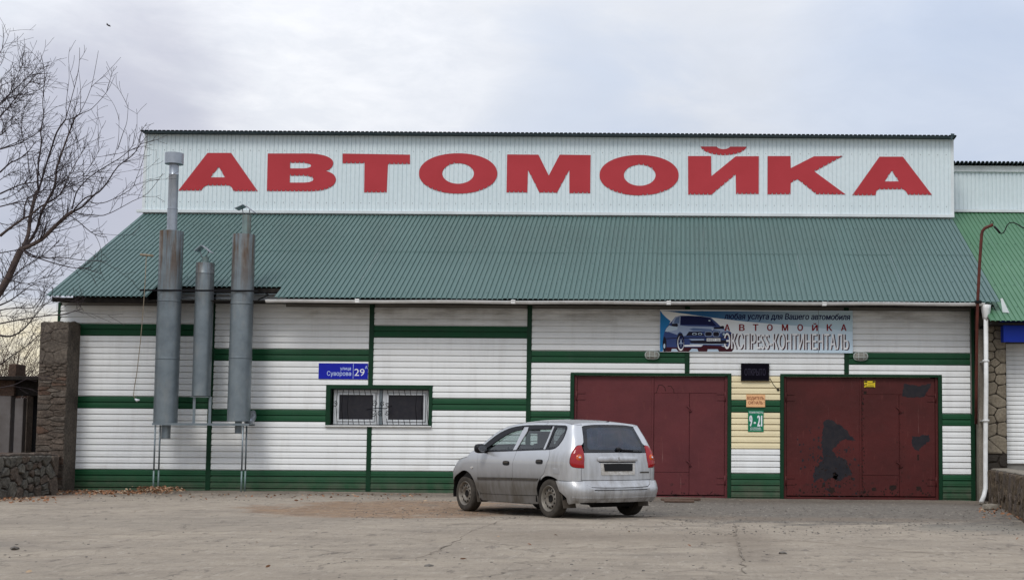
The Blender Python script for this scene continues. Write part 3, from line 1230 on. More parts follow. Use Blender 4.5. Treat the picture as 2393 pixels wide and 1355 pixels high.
def serrate(lp, hole):
    """small notches where a downward-facing edge of the film crosses the ribs of the sheet"""
    ar = sum(lp[i][0] * lp[(i + 1) % len(lp)][1] - lp[(i + 1) % len(lp)][0] * lp[i][1] for i in range(len(lp)))
    if ar < 0:
        lp = lp[::-1]
    out = []
    n = len(lp)
    for i in range(n):
        a, b = lp[i], lp[(i + 1) % n]
        out.append(a)
        dx, dz = b[0] - a[0], b[1] - a[1]
        l_ = math.hypot(dx, dz)
        if l_ < 1e-6:
            continue
        down = (dx > .35 * l_) if not hole else (dx < -.35 * l_)
        if not down:
            continue
        k0, k1 = sorted(((a[0] - PX0) / .115, (b[0] - PX0) / .115))
        ks = [k for k in range(math.ceil(k0), math.floor(k1) + 1)]
        if dx < 0:
            ks = ks[::-1]
        for k in ks:
            t = (PX0 + .115 * k - a[0]) / dx
            w = .013 / abs(dx)
            if t - w < .001 or t + w > .999:
                continue
            for tt, up in ((t - w, 0), (t - w * .6, .045), (t + w * .6, .045), (t + w, 0)):
                out.append((a[0] + dx * tt, a[1] + dz * tt + up))
    return out


def letter(outer, holes=(), lab='', extra=None):
    mb = MB()
    Y = PY - .014

    def one(out_, hol):
        loops = [serrate([(at(x, y, Y).x, at(x, y, Y).z) for x, y in lp], k_ > 0) for k_, lp in enumerate([out_] + list(hol))]
        loops = [[Vector((x - SO.x, z - SO.z, 0)) for x, z in lp] for lp in loops]
        tris = tessellate_polygon(loops)
        flat = [p for lp in loops for p in lp]
        k = len(flat)
        dz_ = Y - SO.y
        vs = [(p.x, dz_, p.y) for p in flat] + [(p.x, dz_ + .009, p.y) for p in flat]
        fs = []
        for a, b, c in tris:
            A, B, C_ = flat[a], flat[b], flat[c]
            if (B - A).cross(C_ - A).z < 0:
                a, c = c, a
            fs.append((a, b, c))
            fs.append((c + k, b + k, a + k))
        s = 0
        for lp in loops:
            m_ = len(lp)
            for i in range(m_):
                j = (i + 1) % m_
                fs.append((s + i, s + j, s + j + k, s + i + k))
            s += m_
        mb.add(vs, fs)
    one(outer, holes)
    if extra:
        one(extra, ())
    o = mb.build('letter', 'sign_red', sign, (0, 0, 0))
    o['label'] = 'red letter ' + lab
    bm = bmesh.new()
    bm.from_mesh(o.data)
    bmesh.ops.recalc_face_normals(bm, faces=bm.faces)
    bm.to_mesh(o.data)
    bm.free()


c3 = lambda l: [crop3(*p) for p in l]
c4 = lambda l: [crop4(*p) for p in l]
c5 = lambda l: [crop5(*p) for p in l]
letter(c3([(338, 230), (558, 230), (806, 585), (580, 585), (565, 550), (545, 533), (330, 533), (305, 545), (278, 580), (66, 580)]),
       [c3([(445, 362), (500, 457), (366, 457)])], 'A first of the word')
letter(c3([(900, 235), (1290, 235)] + bez((1290, 235), (1440, 240), (1510, 280), (1510, 320)) + bez((1510, 320), (1510, 360), (1480, 385), (1440, 398)) +
          bez((1440, 398), (1500, 410), (1535, 440), (1535, 480)) + bez((1535, 480), (1530, 550), (1430, 585), (1290, 587)) + [(892, 585)]),
       [c3([(1108, 322), (1230, 322)] + bez((1230, 322), (1330, 325), (1330, 372), (1230, 374), 6) + [(1108, 374)]),
        c3([(1106, 442), (1240, 442)] + bez((1240, 442), (1355, 448), (1355, 504), (1240, 506), 6) + [(1104, 506)])], 'B')
letter(c3([(1598, 236), (2225, 246), (2225, 332), (2020, 334), (2008, 597), (1798, 597), (1802, 326), (1598, 326)]), (), 'T')
letter(ellp(1070.5, 405.5, 91.5, 47, 60, 2.1), [ellp(1070.5, 405.6, 37, 24, 40, 2.0)], 'O first of two')
letter(c4([(140, 244), (432, 246), (528, 440), (630, 246), (918, 250), (914, 604), (720, 604), (720, 388), (604, 600), (440, 598), (334, 388), (328, 597), (134, 597)]), (), 'M')
letter(ellp(1493.5, 409.5, 92.5, 47, 60, 2.1), [ellp(1495, 409.8, 37, 24.5, 40, 2.0)], 'O second of two')
c6 = lambda l: [(1380 + x / 5.837, 330 + y / 5.837) for x, y in l]
letter(c6([(1330, 204), (1645, 204), (1648, 478), (1980, 208), (2296, 206), (2294, 720), (1984, 720), (1980, 455), (1685, 700), (1650, 730), (1332, 728)]), (), 'short I with its breve',
       c6([(1500, 74), (1718, 74)] + bez((1718, 74), (1750, 122), (1870, 122), (1905, 76), 8) + [(2130, 76)] + bez((2130, 76), (2080, 230), (1560, 230), (1500, 74), 14)[:-1]))
letter(c5([(402, 278), (630, 278), (632, 398), (864, 280), (1152, 278), (870, 432), (1180, 660), (888, 658), (700, 508), (632, 545), (630, 658), (400, 658)]), (), 'K')
letter(c5([(1518, 284), (1752, 284), (2042, 664), (1804, 664), (1780, 625), (1752, 608), (1510, 610), (1488, 625), (1478, 668), (1246, 668)]),
       [c5([(1640, 425), (1712, 530), (1570, 530)])], 'A last of the word')

# ---- the window with its grille
win = new_obj('window', bpy.data.meshes.new('window_reveal'), None, bld, (0, 0, 0))
mb = MB()
wx0, wx1, wz0, wz1 = OPEN[0]
for a in ((wx0 - .03, wx0 + .075, wz0 - .03, wz1 + .06), (wx1 - .045, wx1 + .04, wz0 - .03, wz1 + .06), (wx0 + .075, wx1 - .045, wz1 - .03, wz1 + .06)):
    mb.box(a[0] - BO.x, a[1] - BO.x, -.045, .20, a[2], a[3])
bpy.data.objects.remove(win)
win = mb.build('window', 'green_trim', bld)
bevel(win, .004, 1)


def wpart(name, m, boxes, bev=.005):
    mb = MB()
    for x0, x1, y0, y1, z0, z1 in boxes:
        mb.box(x0 - BO.x, x1 - BO.x, y0, y1, z0, z1)
    o = mb.build(name, m, win)
    if bev:
        bevel(o, bev, 1)
    return o


def framebox(x0, x1, z0, z1, w, y0, y1):
    return [(x0, x1, y0, y1, z0, z0 + w), (x0, x1, y0, y1, z1 - w, z1), (x0, x0 + w, y0, y1, z0 + w, z1 - w), (x1 - w, x1, y0, y1, z0 + w, z1 - w)]


wpart('window_sill', 'pvc_white', [(wx0 - .03, wx1 + .03, -.10, .16, wz0 - .035, wz0 - .005)])
for fx0, fx1 in ((-8.085, -7.03), (-6.945, -5.86)):
    wpart('window_frame', 'upvc_frame', framebox(fx0, fx1, wz0, wz1 - .03, .085, .10, .16))
    wpart('sash', 'upvc_frame', framebox(fx0 + .09, fx1 - .09, wz0 + .09, wz1 - .12, .045, .075, .14))
    wpart('pane', 'mesh_dark', [(fx0 + .12, fx1 - .12, .105, .115, wz0 + .12, wz1 - .15)], 0)
wpart('mullion', 'galvanised', [(-7.03, -6.945, .11, .16, wz0, wz1 - .03)])
wpart('window_back', 'dark_void', [(wx0 + .01, wx1 - .01, .18, .2, wz0, wz1)], 0)


def scroll(cx, cz, r, turns, a0, sgn=1, n=18):
    out = []
    for i in range(n + 1):
        t = i / n
        a = a0 + sgn * t * turns * 2 * math.pi
        rr = r * (1 - .75 * t)
        out.append((cx + rr * math.cos(a), -.06, cz + rr * math.sin(a)))
    return out


mb = MB()
gy = -.055
nb = 17
for i in range(nb + 1):
    x = wx0 + .10 + (wx1 - wx0 - .16) * i / nb
    lean = .03 * math.sin(i * 2.1)
    if 3 < i < 15 and i not in (8, 9):
        for za, zb in ((wz0 + .01, wz0 + .16), (wz1 - .17, wz1 - .04)):
            mb.tube([(x - BO.x, gy, za), (x - BO.x - .025, gy, zb)], .007, 4)
    else:
        mb.tube([(x - BO.x + .02, gy, wz0 + .01), (x - BO.x - .02, gy, (wz0 + wz1) / 2), (x - BO.x + .01, gy, wz1 - .04)], .007, 4)
for z in (wz0 + .015, wz1 - .05):
    mb.tube([(wx0 + .08 - BO.x, gy, z), (wx1 - .05 - BO.x, gy, z)], .009, 4)
for cx, cz, r, a0, sg in ((-8.02, 2.12, .07, 1.5, -1), (-7.10, 2.13, .075, 2.6, -1), (-7.12, 1.92, .085, -2.4, 1), (-6.92, 2.12, .06, .8, 1), (-6.96, 1.92, .07, -.8, -1), (-6.80, 2.10, .05, 2.8, -1), (-6.80, 1.92, .055, -2.8, 1)):
    mb.tube([(p[0] - BO.x, p[1], p[2]) for p in scroll(cx, cz, r, 1.3, a0, sg)], .0075, 4)
mb.tube([(-7.28 - BO.x, gy, 1.99), (-7.05 - BO.x, gy, 2.03), (-6.85 - BO.x, gy, 2.02), (-6.70 - BO.x, gy, 2.08)], .010, 4)
mb.build('grille', 'black_metal', win)


# ---- gates
def blobpoly(pts, seed=0, amp=.02, sub=7):
    r = random.Random(seed)
    out = []
    m = len(pts)
    for i in range(m):
        a, b = pts[i], pts[(i + 1) % m]
        for s in range(sub):
            t = s / sub
            j = amp if s else amp * .4
            out.append((a[0] + (b[0] - a[0]) * t + r.uniform(-j, j), a[1] + (b[1] - a[1]) * t + r.uniform(-j, j)))
    return out


def gate(x0, x1, z1, split, wx, wz0_, wz1_, label, patches=(), paint='gate_maroon'):
    """split: x of the meeting edge; wx: wicket right edge"""
    yl = YW + .055
    g = MB()
    for a in ((x0 - .085, x0, -.05, z1 + .06), (x1, x1 + .085, -.05, z1 + .06), (x0, x1, z1, z1 + .06)):
        g.box(a[0] - BO.x, a[1] - BO.x, -.042, .14, a[2], a[3])
    go = g.build('gate', 'green_trim', bld)
    go['label'] = label
    bevel(go, .004, 1)

    def gp(name, m, x0, x1, y0, y1, z0, z1, b=.004):
        m = paint if m == 'gate_maroon' else m
        mb = MB()
        mb.box(x0 - BO.x, x1 - BO.x, y0, y1, z0, z1)
        o = mb.build(name, m, go)
        if b:
            bevel(o, b, 1)
        return o
    gp('gate_frame', 'gate_maroon', x0, x0 + .06, .02, .13, 0, z1)
    gp('gate_frame', 'gate_maroon', x1 - .06, x1, .02, .13, 0, z1)
    gp('threshold', 'gate_maroon', x0 + .06, x1 - .06, .03, .14, -.05, .055)
    gp('gate_back', 'dark_void', x0, x1, .15, .17, 0, z1, 0)
    gp('gate_leaf', 'gate_maroon', x0 + .065, split - .008, .055, .095, .08, z1 - .02)
    # right leaf around the wicket
    gp('gate_leaf', 'gate_maroon', split + .008, x1 - .065, .055, .095, wz1_ + .003, z1 - .02)
    gp('gate_leaf', 'gate_maroon', wx + .003, x1 - .065, .055, .095, .08, wz1_ - .003)
    gp('gate_leaf', 'gate_maroon', split + .008, wx - .003, .055, .095, .08, wz0_ - .004)
    gp('wicket_door', 'gate_maroon', split + .012, wx - .004, .049, .09, wz0_, wz1_)
    gp('cover_strip', 'gate_maroon', split - .045, split + .004, .040, .0545, .10, z1 - .03)
    for x, sg in ((x0 + .05, 1), (x1 - .05, -1)):
        for z in (2.35, .42):
            mb = MB()
            mb.box(*sorted((x - BO.x, x - BO.x + sg * .20)), .040, .054, z - .09, z - .045)
            mb.box(*sorted((x - BO.x, x - BO.x + sg * .20)), .040, .054, z + .05, z + .09)
            mb.tube([(x - BO.x, .03, z - .12), (x - BO.x, .03, z + .11)], .02, 8)
            mb.build('hinge', paint, go)
    for z in (2.08, .82):
        mb = MB()
        mb.tube([(wx - .06 - BO.x, .03, z + .05), (wx + .01 - BO.x, .02, z - .01), (wx - BO.x, .03, z - .08), (wx + .05 - BO.x, .04, z - .07)], .014, 6)
        mb.box(wx - .07 - BO.x, wx - .03 - BO.x, .02, .05, z + .03, z + .07)
        mb.build('latch', paint, go)
    for j, (m, pp, amp) in enumerate(patches):
        mb = MB()
        P2 = blobpoly(pp, j + 3, amp)
        lv = []
        for x, z in P2:
            q = at(x, z, YW + .05)
            yy = .0535 if q.x < split - .05 or q.x > wx + .01 or q.z > wz1_ + .02 else .0535
            lv.append(Vector((q.x - BO.x, yy, q.z)))
        mb.poly(lv, (0, -1, 0), .0012)
        mb.build('bare_patch', m, go)
    return go


def specks(parent, m, n, gen_, seed, Y=.0528):
    r = random.Random(seed)
    mb = MB()
    for _ in range(n):
        x, y, s_ = gen_(r)
        q = at(x, y, YW + .05)
        k = r.randint(5, 7)
        mb.poly([Vector((q.x - BO.x + s_ * r.uniform(.5, 1.2) * math.cos(6.283 * i / k), Y - .0002 * r.random(), q.z + s_ * r.uniform(.5, 1.5) * math.sin(6.283 * i / k))) for i in range(k)], (0, -1, 0), .0006)
    tag(mb.build('rust_speck', m, parent), kind='stuff')


g1 = gate(-2.50, 1.05, 2.82, at(1527, 1000, YW).x, at(1611, 1000, YW).x, .60, 2.42, 'left maroon steel double gate behind the silver car')
c7 = lambda l: [(1810 + x / 3.871, 850 + y / 3.871) for x, y in l]
g2 = gate(2.35, 5.92, 2.82, at(2014, 1000, YW).x, at(2102, 1000, YW).x, .56, 2.42, 'right maroon steel double gate with grey primer patches',
          [('primer_grey', c7([(445, 520), (490, 498), (545, 525), (610, 565), (650, 595), (680, 645), (735, 695), (690, 690), (640, 680), (590, 700), (560, 745), (525, 770), (520, 800), (560, 835), (640, 860), (660, 905), (690, 960), (700, 1010), (640, 1020), (600, 1060), (560, 1050), (520, 1020), (470, 1060), (410, 1030), (360, 1075), (345, 1010), (375, 930), (430, 890), (440, 840), (425, 740), (435, 640)]), 2.0),
           ('primer_grey', c7([(1175, 180), (1300, 200), (1415, 175), (1400, 225), (1350, 300), (1250, 305), (1155, 290), (1165, 230)]), 1.6),
           ('primer_grey', c7([(1245, 650), (1300, 660), (1345, 640), (1400, 640), (1405, 690), (1370, 720), (1330, 745), (1305, 790), (1265, 765), (1240, 720)]), 1.6),
           ('rust_dark', c7([(490, 1120), (530, 1115), (550, 1150), (515, 1175), (485, 1150)]), 1.0),
           ('rust_dark', c7([(1040, 1100), (1100, 1095), (1105, 1130), (1060, 1150), (1035, 1125)]), 1.0),
           ('rust_dark', c7([(1280, 1110), (1320, 1105), (1335, 1135), (1290, 1145)]), 1.0),
           ('rust_dark', c7([(880, 1120), (915, 1115), (925, 1145), (885, 1150)]), 1.0),
           ('rust_dark', c7([(885, 575), (905, 555), (912, 575), (895, 600)]), .4),
           ('rust_dark', c7([(690, 1020), (725, 1030), (722, 1055), (690, 1045)]), .8),
           ('rust_dark', c7([(435, 1075), (455, 1070), (460, 1110), (425, 1120)]), .8),
           ('rust_dark', c7([(580, 1095), (597, 1090), (597, 1118), (578, 1118)]), .5),
           ('rust_dark', c7([(528, 985), (550, 978), (572, 1000), (566, 1040), (548, 1056), (530, 1030)]), 1.6),
           ('rust_dark', c7([(805, 250), (832, 245), (830, 300), (806, 305)]), .6),
           ('rust_dark', c7([(808, 530), (825, 540), (845, 640), (840, 720), (806, 740)]), .8),
           ('rust_dark', c7([(1292, 820), (1308, 820), (1306, 870), (1292, 870)]), .4)], 'gate_maroon_dark')


specks(g2, 'rust_dark', 90, lambda r: (r.uniform(1845, 2185), 1160 - abs(r.gauss(0, 14)), r.uniform(.006, .028)), 3)
specks(g2, 'rust_dark', 60, lambda r: (2017 + r.gauss(0, 3), r.uniform(900, 1160), r.uniform(.006, .018)), 4, .039)
specks(g2, 'primer_grey', 160, lambda r: (1940 + r.gauss(0, 32), 1075 + r.gauss(0, 42), r.uniform(.006, .032)), 5)
specks(g2, 'rust_dark', 70, lambda r: (1945 + r.gauss(0, 24), 1100 + r.gauss(0, 22), r.uniform(.005, .022)), 8, .0521)
specks(g2, 'rust_dark', 40, lambda r: (2103 + r.gauss(0, 4), r.uniform(930, 1150), r.uniform(.005, .014)), 6, .042)
specks(g1, 'rust_dark', 50, lambda r: (r.uniform(1500, 1690), 1160 - abs(r.gauss(0, 6)), r.uniform(.005, .018)), 7)
mb = MB()
c8 = lambda l: [Vector(at(1320 + x / 3.8725, 850 + y / 3.8725, YW + .05)) for x, y in l]
for pl_ in ([(805, 280), (830, 255), (850, 190), (880, 190), (905, 215), (912, 245)], [(930, 200), (960, 200), (985, 235), (990, 270)], [(1015, 265), (1020, 288)], [(1310, 1180), (1335, 1150)]):
    q_ = c8(pl_)
    mb.tube([Vector((p.x - BO.x, .0535, p.z)) for p in q_], .006, 4)
tag(mb.build('scratch', 'rust_dark', g1), kind='stuff')

# ------------------------------------------------------------------ signs and fittings on the facade
def flat_sign(name, label, cat, px, depth=.02, m='sign_blue', Y=YW - .045, mats_extra=()):
    x0, x1, z0, z1 = px_rect(*px, Y)
    c = Vector(((x0 + x1) / 2, Y, (z0 + z1) / 2))
    root = empty(name, label, cat, c)
    mb = MB()
    mb.box(x0 - c.x, x1 - c.x, 0, depth, z0 - c.z, z1 - c.z)
    o = mb.build('board', m, root)
    return root, c, o


def put_text(root, c, items, mats, name='lettering'):
    """items: (text, pxrect, matindex, bold, shear)"""
    mb = MB()
    for k, it in enumerate(items):
        body, r, mi, bold, sh = it
        x0, x1, z0, z1 = px_rect(*r, c.y)
        lettering(mb, body, x0 - c.x, x1 - c.x, z0 - c.z, z1 - c.z, -.0015 - .0006 * (k % 2), mi, bold, sh)
    return mb.build(name, mats, root)


root, c, _ = flat_sign('street_sign', 'blue street name plate with house number 29 left of the green strip above the window', 'sign', (744, 849, 860, 885))
put_text(root, c, [('улица', (795, 858.5, 820, 866.5), 0, .01, 0), ('Суворова', (764, 867, 820.5, 880), 0, .01, 0), ('29', (828, 861.5, 852, 877.8), 1, .0, 0), ('А', (853, 854.5, 859, 861.5), 0, .02, 0)], ['lettering_pale', 'sign_white'])
mb = MB()
x0, x1, z0, z1 = px_rect(824.6, 849.2, 826.3, 884.6, c.y)
mb.box(x0 - c.x, x1 - c.x, -.0018, -.0002, z0 - c.z, z1 - c.z)
mb.build('divider_line', 'lettering_pale', root)

root, c, _ = flat_sign('driver_notice', 'small orange notice with two lines of brown lettering between the gates', 'sign', (1744, 921.5, 1788, 950.5), m='sign_orange', Y=YW - .05)
put_text(root, c, [('ВОДИТЕЛЬ,', (1746, 926.5, 1787, 935), 0, .025, 0), ('СИГНАЛЬ !', (1749, 937, 1786, 944), 0, .025, 0)], ['lettering_brown'])
root, c, _ = flat_sign('opening_hours_sign', 'dark green sign with white hours 9-21 below the orange notice', 'sign', (1748, 958.5, 1784.5, 1008), m='sign_green', Y=YW - .045)
put_text(root, c, [('РЕЖИМ РАБОТЫ', (1751, 961, 1783, 965.6), 0, .01, 0), ('9 - 21', (1751.8, 970.5, 1780.5, 995.6), 0, .035, 0), ('БЕЗ ПЕРЕРЫВА', (1753.6, 998.2, 1778, 1001.4), 0, .01, 0), ('БЕЗ ВЫХОДНЫХ', (1753, 1002.2, 1779.4, 1005.2), 0, .01, 0)], ['sign_white'])
root, c, o = flat_sign('led_display', 'switched off black display board hanging above the yellow siding between the gates', 'display', (1731.5, 849, 1797.5, 889.5), depth=.05, m='black_metal', Y=YW - .09)
mb = MB()
x0, x1, z0, z1 = px_rect(1734, 851.5, 1795, 886, c.y)
mb.box(x0 - c.x, x1 - c.x, -.004, -.0003, z0 - c.z, z1 - c.z)
mb.build('screen', 'display_black', root)
mb = MB()
x0, x1, z0, z1 = px_rect(1740, 861, 1789, 877, c.y)
lettering(mb, 'ОТКРЫТО', x0 - c.x, x1 - c.x, z0 - c.z, z1 - c.z, -.0055, 0, .02)
mb.build('lettering', ['display_text'], root)
mb = MB()
pp = [at(x, y, YW - .045) for x, y in ((1799, 884), (1803, 890), (1808, 899), (1815, 907), (1818, 910), (1825, 911))]
cc = pp[0]
mb.tube([p - cc for p in pp], .006, 5)
mb.lathe([(0, -.01), (.03, -.01), (.03, .01), (0, .01)], 'y', 8, pp[4] - cc)
o = mb.build('power_cable', 'rubber_black', None, cc)
tag(o, 'short black cable hanging from the display board onto the yellow siding', 'cable')
root, c, _ = flat_sign('warning_sticker', 'tiny yellow and black sticker at the top of the right gate', 'sticker', (2019.5, 889.5, 2045, 904.5), depth=.002, m='sticker_yellow', Y=YW + .036)
mb = MB()
for r in ((2020, 890, 2027, 893.5), (2039, 890, 2044.5, 893.5), (2023, 902.3, 2043, 904), (2020, 897, 2021.5, 902), (2028, 895, 2043, 896), (2028, 899.5, 2042, 900.2)):
    x0, x1, z0, z1 = px_rect(*r, c.y)
    mb.box(x0 - c.x, x1 - c.x, -.0012, -.0002, z0 - c.z, z1 - c.z)
x0, x1, z0, z1 = px_rect(2022, 895.5, 2026.5, 900.5, c.y)
mb.lathe([(.010, -.0012), (.022, -.0012)], 'y', 12, ((x0 + x1) / 2 - c.x, 0, (z0 + z1) / 2 - c.z))
mb.build('print', ['sticker_black'], root)

# ---- banner
BY = YW - .075
bx0, bx1, bz0, bz1 = px_rect(1541.5, 726, 1992.5, 822, BY)
bc = Vector(((bx0 + bx1) / 2, BY, (bz0 + bz1) / 2))
banner = empty('advertising_banner', 'wide light blue banner with a printed blue saloon car and car wash lettering', 'banner', bc)


def print_mat(name, col, rough=.6):
    if name not in MAT:
        mk(name, col, rough, col2=tuple(x * .96 for x in col), scale=3)
    return name


def grad_mat(name, ca, cb, x0, x1):
    def ex(t, out, pos, fac, b):
        return mix(t, zmask(t, pos, 0, x0, x1), ca, cb)
    mk(name, ca, .4, extra=ex)
    return name


grad_mat('print_base', (.88, .90, .90), (.62, .77, .88), bx0 + .5, bx1)
grad_mat('print_wedge', (.02, .13, .32), (.50, .66, .74), bx0 + 1.0, bx1 - .4)
mb = MB()
mb.box(bx0 - bc.x, bx1 - bc.x, 0, .02, bz0 - bc.z, bz1 - bc.z)
mb.build('board', 'print_base', banner)
PM = ['print_wedge', print_mat('print_blue', (.02, .20, .48)), print_mat('print_car', (.045, .075, .22)), print_mat('print_carlight', (.36, .45, .62)),
      print_mat('print_navy', (.004, .008, .065)), print_mat('print_black', (.012, .010, .022)), print_mat('print_white', (.92, .93, .94)),
      print_mat('print_pale', (.52, .64, .76)), print_mat('print_darkred', (.22, .003, .012)), print_mat('print_maroon', (.05, .004, .012)), print_mat('print_mid', (.12, .19, .36))]
layer = [0]


def pr(mb, pts, mi, space=8):
    layer[0] += 1
    yy = -.0005 - .00012 * layer[0]
    if space == 8:
        pts = [(1530 + x / 9.971, 710 + y / 9.971) for x, y in pts]
    lv = []
    for x, y in pts:
        q = at(x, y, BY)
        lv.append(Vector((min(max(q.x, bx0 + .005), bx1 - .005) - bc.x, yy, min(max(q.z, bz0 + .004), bz1 - .004) - bc.z)))
    mb.poly(lv, (0, -1, 0), 0, mi, True)


mb = MB()
pr(mb, [(1543, 726), (1992, 729), (1992, 775), (1900, 764), (1800, 756), (1740, 751), (1664, 742), (1590, 731.5), (1560, 727)], 0, 0)
pr(mb, [(120, 150), (190, 240), (270, 320), (370, 400), (340, 470), (260, 600), (210, 800), (190, 1110), (115, 1110)], 1)
pr(mb, [(200, 1000), (900, 960), (1850, 950), (1840, 1050), (1800, 1112), (200, 1112)], 9)
pr(mb, [(200, 760), (240, 600), (330, 480), (400, 400), (480, 300), (580, 275), (800, 272), (1100, 290), (1310, 320), (1450, 440), (1530, 520), (1610, 515), (1620, 580), (1750, 640), (1830, 700), (1850, 800), (1850, 950), (1700, 1000), (1640, 980), (1130, 960), (1080, 1005), (690, 1010), (530, 1010), (280, 1005), (230, 1010), (190, 900)], 2)
pr(mb, [(410, 400), (480, 300), (580, 275), (600, 290), (590, 500), (800, 520), (1330, 530), (1600, 590), (1750, 645), (1560, 655), (1540, 700), (1520, 640), (1160, 632), (1000, 640), (800, 640), (725, 740), (665, 750), (640, 680), (590, 650), (545, 680), (525, 720), (300, 640), (330, 540), (400, 520)], 3)
pr(mb, [(240, 640), (270, 570), (340, 500), (400, 520), (540, 540), (520, 600), (300, 650)], 7)
pr(mb, [(800, 590), (900, 560), (1350, 590), (1560, 640), (1160, 625), (900, 625)], 10)
pr(mb, [(610, 290), (1100, 292), (1290, 335), (1445, 520), (1200, 490), (595, 485)], 4)
pr(mb, [(1370, 545), (1500, 540), (1620, 580), (1380, 585)], 5)
pr(mb, [(445, 435), (495, 330), (580, 290), (572, 450), (470, 455)], 10)
pr(mb, [(385, 480), (400, 462), (530, 455), (545, 500), (530, 530), (410, 520)], 5)
pr(mb, [(1515, 525), (1590, 508), (1618, 530), (1615, 575), (1540, 560)], 5)
pr(mb, [(730, 742), (790, 655), (1080, 645), (1160, 742), (850, 738)], 5)
pr(mb, ellp(925, 700, 55, 28, 14), 7)
pr(mb, ellp(925, 705, 35, 18, 14), 5)
pr(mb, ellp(1055, 700, 50, 28, 14), 7)
pr(mb, ellp(1055, 705, 32, 18, 14), 5)
pr(mb, ellp(1252, 700, 90, 58, 24, 3.2), 3)
pr(mb, ellp(1252, 700, 78, 48, 24, 3.2), 5)
pr(mb, ellp(1432, 704, 82, 62, 24, 3.2), 3)
pr(mb, ellp(1432, 704, 70, 52, 24, 3.2), 5)
pr(mb, ellp(1345, 598, 18, 14, 12), 6)
pr(mb, ellp(1345, 598, 10, 8, 10), 1)
pr(mb, [(1560, 735), (1590, 670), (1720, 690), (1800, 720), (1690, 765)], 5)
pr(mb, ellp(1610, 705, 28, 30, 14), 7)
pr(mb, [(270, 800), (520, 785), (520, 800), (270, 818)], 5)
pr(mb, [(665, 782), (1240, 780), (1690, 770), (1690, 795), (665, 800)], 5)
pr(mb, [(800, 868), (900, 850), (1180, 850), (1690, 842), (1700, 925), (1300, 930), (860, 912)], 5)
pr(mb, [(790, 812), (1150, 815), (1150, 848), (860, 852)], 3)
pr(mb, [(1195, 790), (1545, 790), (1545, 880), (1195, 880)], 5)
pr(mb, [(1210, 800), (1532, 800), (1532, 868), (1210, 868)], 6)
pr(mb, [(680, 958), (900, 950), (1130, 955), (1080, 992), (690, 992)], 6)
pr(mb, [(820, 925), (1690, 935), (1690, 948), (820, 940)], 7)
pr(mb, [(1545, 970), (1640, 965), (1690, 990), (1600, 1000)], 7)
pr(mb, ellp(600, 885, 92, 205, 30), 5)
pr(mb, ellp(606, 915, 76, 175, 30), 6)
pr(mb, ellp(612, 895, 66, 158, 30), 4)
for a in range(5):
    an = a * 1.2566 + .3
    pr(mb, [(612 + 10 * math.cos(an + 1.3), 895 + 24 * math.sin(an + 1.3)), (612 + 60 * math.cos(an), 895 + 140 * math.sin(an)), (612 + 10 * math.cos(an - 1.3), 895 + 24 * math.sin(an - 1.3))], 3)
pr(mb, ellp(230, 940, 45, 175, 24), 5)
pr(mb, ellp(224, 980, 22, 55, 16), 7)
pr(mb, [(400, 1045), (500, 1045), (550, 1110), (385, 1110)], 7)
pr(mb, [(860, 1040), (990, 1045), (1022, 1112), (800, 1112)], 7)
pr(mb, [(1235, 1055), (1470, 1055), (1500, 1112), (1220, 1112)], 7)
pr(mb, ellp(1275, 390, 24, 18, 12), 7)
mb.build('printed_car', PM, banner)
mb = MB()
ty = -.0005 - .00012 * (layer[0] + 4)


def btext(body, r, mi, bold, sh, dy=0.0):
    x0, x1, z0, z1 = px_rect(*r, BY)
    lettering(mb, body, x0 - bc.x, x1 - bc.x, z0 - bc.z, z1 - bc.z, ty - dy, mi, bold, sh)


btext('любая услуга для Вашего автомобиля', (1693.5, 733.5, 1986, 749.5), 1, .03, .12)
for ch, cx in zip('АВТОМОЙКА', (810, 965, 1110, 1260, 1420, 1580, 1735, 1890, 2040)):
    X = 1520 + cx / 4.516
    w = 6.8 if ch != 'М' else 7.6
    yo = 757.8 if ch != 'Й' else 755.2
    btext(ch, (X - w + .8, yo, X + w - .8, 772.6), 0, .045, 0)
btext('ЭКСПРESS-КОНТИНЕНТАЛЬ', (1695.5, 781, 1985, 816.5), 2, .012, 0, 0)
btext('ЭКСПРESS-КОНТИНЕНТАЛЬ', (1692.7, 779.7, 1982.4, 815), 3, .012, 0, .0008)
btext('W:DZY 1321', (1652.5, 791.4, 1682.6, 796.2), 4, .01, 0, .001)
mb.build('lettering', ['print_darkred', 'print_navy', 'print_maroon', 'print_white', 'print_black'], banner)
mb = MB()
xx = at(1912.5, 770, BY).x - bc.x
mb.box(xx - .003, xx + .003, -.0115, -.0102, bz0 - bc.z, bz1 - bc.z)
mb.v = [(x, y + .0, z) for x, y, z in mb.v]
mb.build('panel_joint', 'cap_dark', banner)


